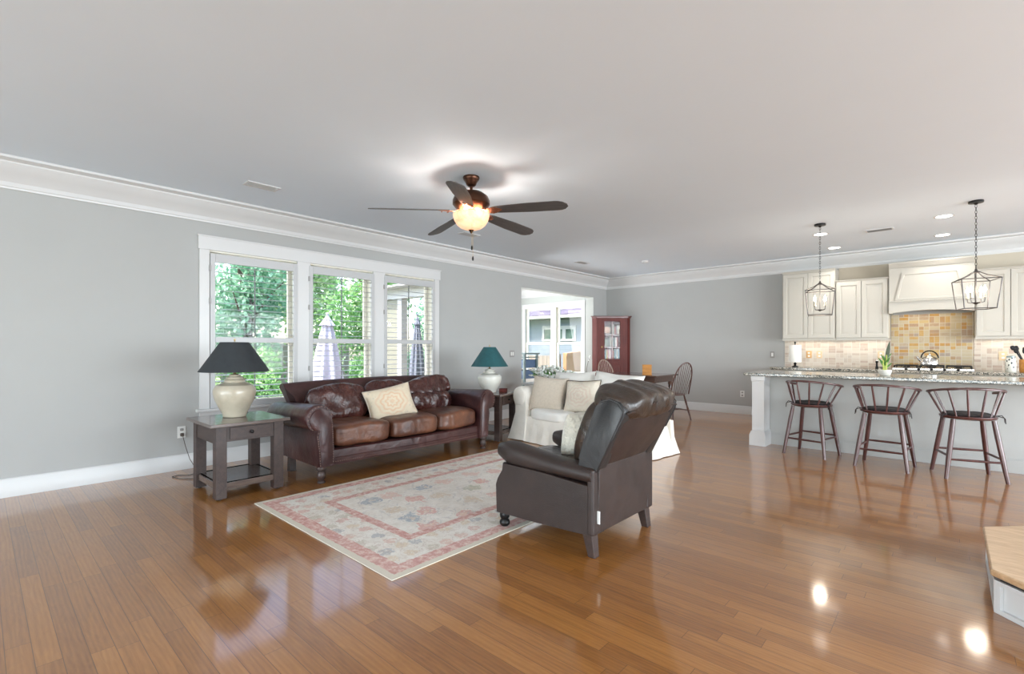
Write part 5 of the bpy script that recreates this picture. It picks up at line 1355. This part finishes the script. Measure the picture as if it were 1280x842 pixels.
def leaf_cloud(g, c, h, n, size, rnd, flat=.5):
    for i in range(n):
        while True:
            p = Vector((rnd.uniform(-1, 1), rnd.uniform(-1, 1), rnd.uniform(-1, 1)))
            if .25 < p.length < 1: break
        p = p*(.75+.25*noise.noise(p*2.3+Vector(c)))
        if p.length < .5 and rnd.random() < .7: p = p.normalized()*rnd.uniform(.6, .95)
        q = Vector((c[0]+p.x*h[0], c[1]+p.y*h[1], c[2]+p.z*h[2]))
        a = Vector((rnd.uniform(-1, 1), rnd.uniform(-1, 1), rnd.uniform(-1, 1))).normalized(); b = a.orthogonal().normalized(); s = size*rnd.uniform(.6, 1.3)
        k = len(g.v); g.v += [tuple(q-a*s), tuple(q-b*s*.45), tuple(q+a*s), tuple(q+b*s*.45)]; g.f.append((k, k+1, k+2, k+3))
rt = random.Random(9)
def tree(x, y, h, w_, mat, label, n=2600, size=.10, trunk=.10, blobs=5, low=.25, name='tree', cat='tree'):
    r = thing(name, (x, y, GZ), 0, label, cat, None)
    pts = [(0, 0, 0), (.05, .03, h*.35), (-.04, .05, h*.6), (.02, 0, h*.85)]
    tr_ = G().tube(pts, [trunk*1.3, trunk, trunk*.7, trunk*.3], 8)
    for k in range(5):
        a = k*1.3+x; tr_.tube([(0, 0, h*(.35+.08*k)), (w_*.3*math.cos(a), w_*.3*math.sin(a), h*(.5+.08*k)), (w_*.6*math.cos(a), w_*.6*math.sin(a), h*(.6+.07*k))], [trunk*.45, trunk*.3, trunk*.1], 6)
    tr_.build('trunk', 'bark', r)
    g = G()
    for k in range(blobs):
        a = k*2.4+x; rr = w_*.42*(k > 0)
        zc = h*(low+(1-low)*(.25+.55*((k*.618) % 1)))
        leaf_cloud(g, (rr*math.cos(a), rr*math.sin(a), zc), (w_*.62, w_*.62, h*(1-low)*.36), n//blobs, size, rt)
    g.build('foliage', mat, r); return r
TL = [(-13.2, 1.1, 4.9, 1.6, 'tree3', 'pale green garden tree beyond the left edge of the leftmost window'),
      (-13.2, 4.6, 5.0, 1.6, 'tree2', 'blue-green garden tree seen through the leftmost shutter'),
      (-13.2, 8.1, 4.9, 1.6, 'tree1', 'mid-green garden tree behind the closed white umbrella'),
      (-13.2, 11.5, 4.8, 1.6, 'tree2', 'blue-green garden tree beyond the porch pier'),
      (-18.0, 2.6, 7.6, 2.6, 'tree1', 'tall background tree at the left end of the garden'),
      (-18.0, 8.4, 7.8, 2.6, 'tree3', 'tall pale background tree behind the mid-green garden tree')]
for x, y, h, w_, m, lb in TL: tree(x, y, h, w_, m, lb, 5200 if h < 6 else 6500, .085 if h < 6 else .14)
SH = [(-10.9, 2.9, 'tree3'), (-11.0, 4.1, 'tree1'), (-11.2, 5.6, 'tree3'), (-11.0, 6.9, 'tree1'), (-11.4, 8.4, 'tree2')]
sl = ['pale flowering shrub at the left of the leftmost window', 'green shrub at the right of the leftmost window', 'pale leafy shrub left of the closed white umbrella', 'green shrub right of the closed white umbrella', 'blue-green shrub beyond the porch pier']
for (x, y, m), lb in zip(SH, sl): tree(x, y, 1.75, .75, m, lb, 2200, .055, .03, 4, .05, 'shrub', 'shrub')
# back fence
def fence(name, p0, p1, z0, z1, mat, label, cap=False):
    a, b = Vector(p0), Vector(p1); d = b-a; L = d.length; ang = math.atan2(d.y, d.x)
    r = thing(name, (a.x, a.y, GZ), ang, label, 'fence')
    n = int(L/.145); g = G()
    for i in range(n):
        s = (i+.5)/n; g.box(L*i/n+.004, L*(i+1)/n-.004, -.012, .012, .03, z0+(z1-z0)*s)
    g.build('boards', mat, r)
    g = G()
    for z in (.3, min(z0, z1)-.3): g.box(0, L, .012, .05, z, z+.09)
    g.build('rails', mat, r)
    np = max(2, int(L/2.2)+1)
    for i in range(np):
        s = i/(np-1); G().box(L*s-.05, L*s+.05, -.045, .06, 0, z0+(z1-z0)*s+.05).build('post', mat, r)
    if cap:
        G().loft([[(0, -.06, z0), (0, .07, z0), (0, .07, z0+.10), (0, -.06, z0+.10)], [(L, -.06, z1), (L, .07, z1), (L, .07, z1+.10), (L, -.06, z1+.10)]], True, True).build('cap_rail', mat, r)
    return r
fence('wooden_fence', (-11.4, 12.1), (-9.0, 12.1), 1.46, 1.46, 'fencegr', 'weathered grey board fence seen low through the sunroom window')
fence('wooden_fence', (-8.78, 12.15), (-10.15, 15.1), 1.44, 1.50, 'fenceor', 'new orange cedar fence running away behind the sunroom window', True)
fence('wooden_fence', (-21.5, -6), (-21.5, 12), 1.9, 1.9, 'fencegr', 'long board fence at the far end of the garden behind the trees')
# neighbour house
hs = thing('neighbour_house', (-12.0, 16.0, GZ), 0, 'blue-grey sided house with a purple shingle roof beyond the sunroom window', 'house')
G().box(-7, 7, 0, 6, 0, 2.86).build('wall', 'siding', hs)
G().loft([[(-7.5, -.55, 2.98), (7.5, -.55, 2.98), (7.5, -.55, 3.04), (-7.5, -.55, 3.04)], [(-7.5, 3.2, 5.1), (7.5, 3.2, 5.1), (7.5, 3.2, 5.16), (-7.5, 3.2, 5.16)], [(-7.5, 6.6, 3.0), (7.5, 6.6, 3.0), (7.5, 6.6, 3.06), (-7.5, 6.6, 3.06)]], True, True).build('roof', 'shingle', hs)
G().box(-7.5, 7.5, -.57, -.52, 2.90, 3.0).box(-7.5, 7.5, -.52, 0, 2.90, 2.92).build('fascia', 'exttrim', hs)
# triple window
from_x = lambda u: ((-.671-.742*0)) 
wx0, wx1 = -12.72+12.0, -11.02+12.0
wv = G().box(wx0, wx1, -.05, -.001, 1.98, 2.06).box(wx0, wx1, -.05, -.001, 2.46, 2.60).box(wx0, wx0+.10, -.05, -.001, 2.06, 2.46).box(wx1-.10, wx1, -.05, -.001, 2.06, 2.46).box(wx0+.5, wx0+.66, -.05, -.001, 2.06, 2.46).box(wx1-.66, wx1-.5, -.05, -.001, 2.06, 2.46).build('window_frame', 'exttrim', hs)
M['hglass'] = plain('dark_green_window_glass', (.10, .16, .13), .08, var=.5, scale=3)
for xa, xb in ((wx0+.1, wx0+.5), (wx0+.66, wx1-.66), (wx1-.5, wx1-.1)):
    G().box(xa, xb, -.02, -.004, 2.06, 2.46).build('pane', 'hglass', wv)
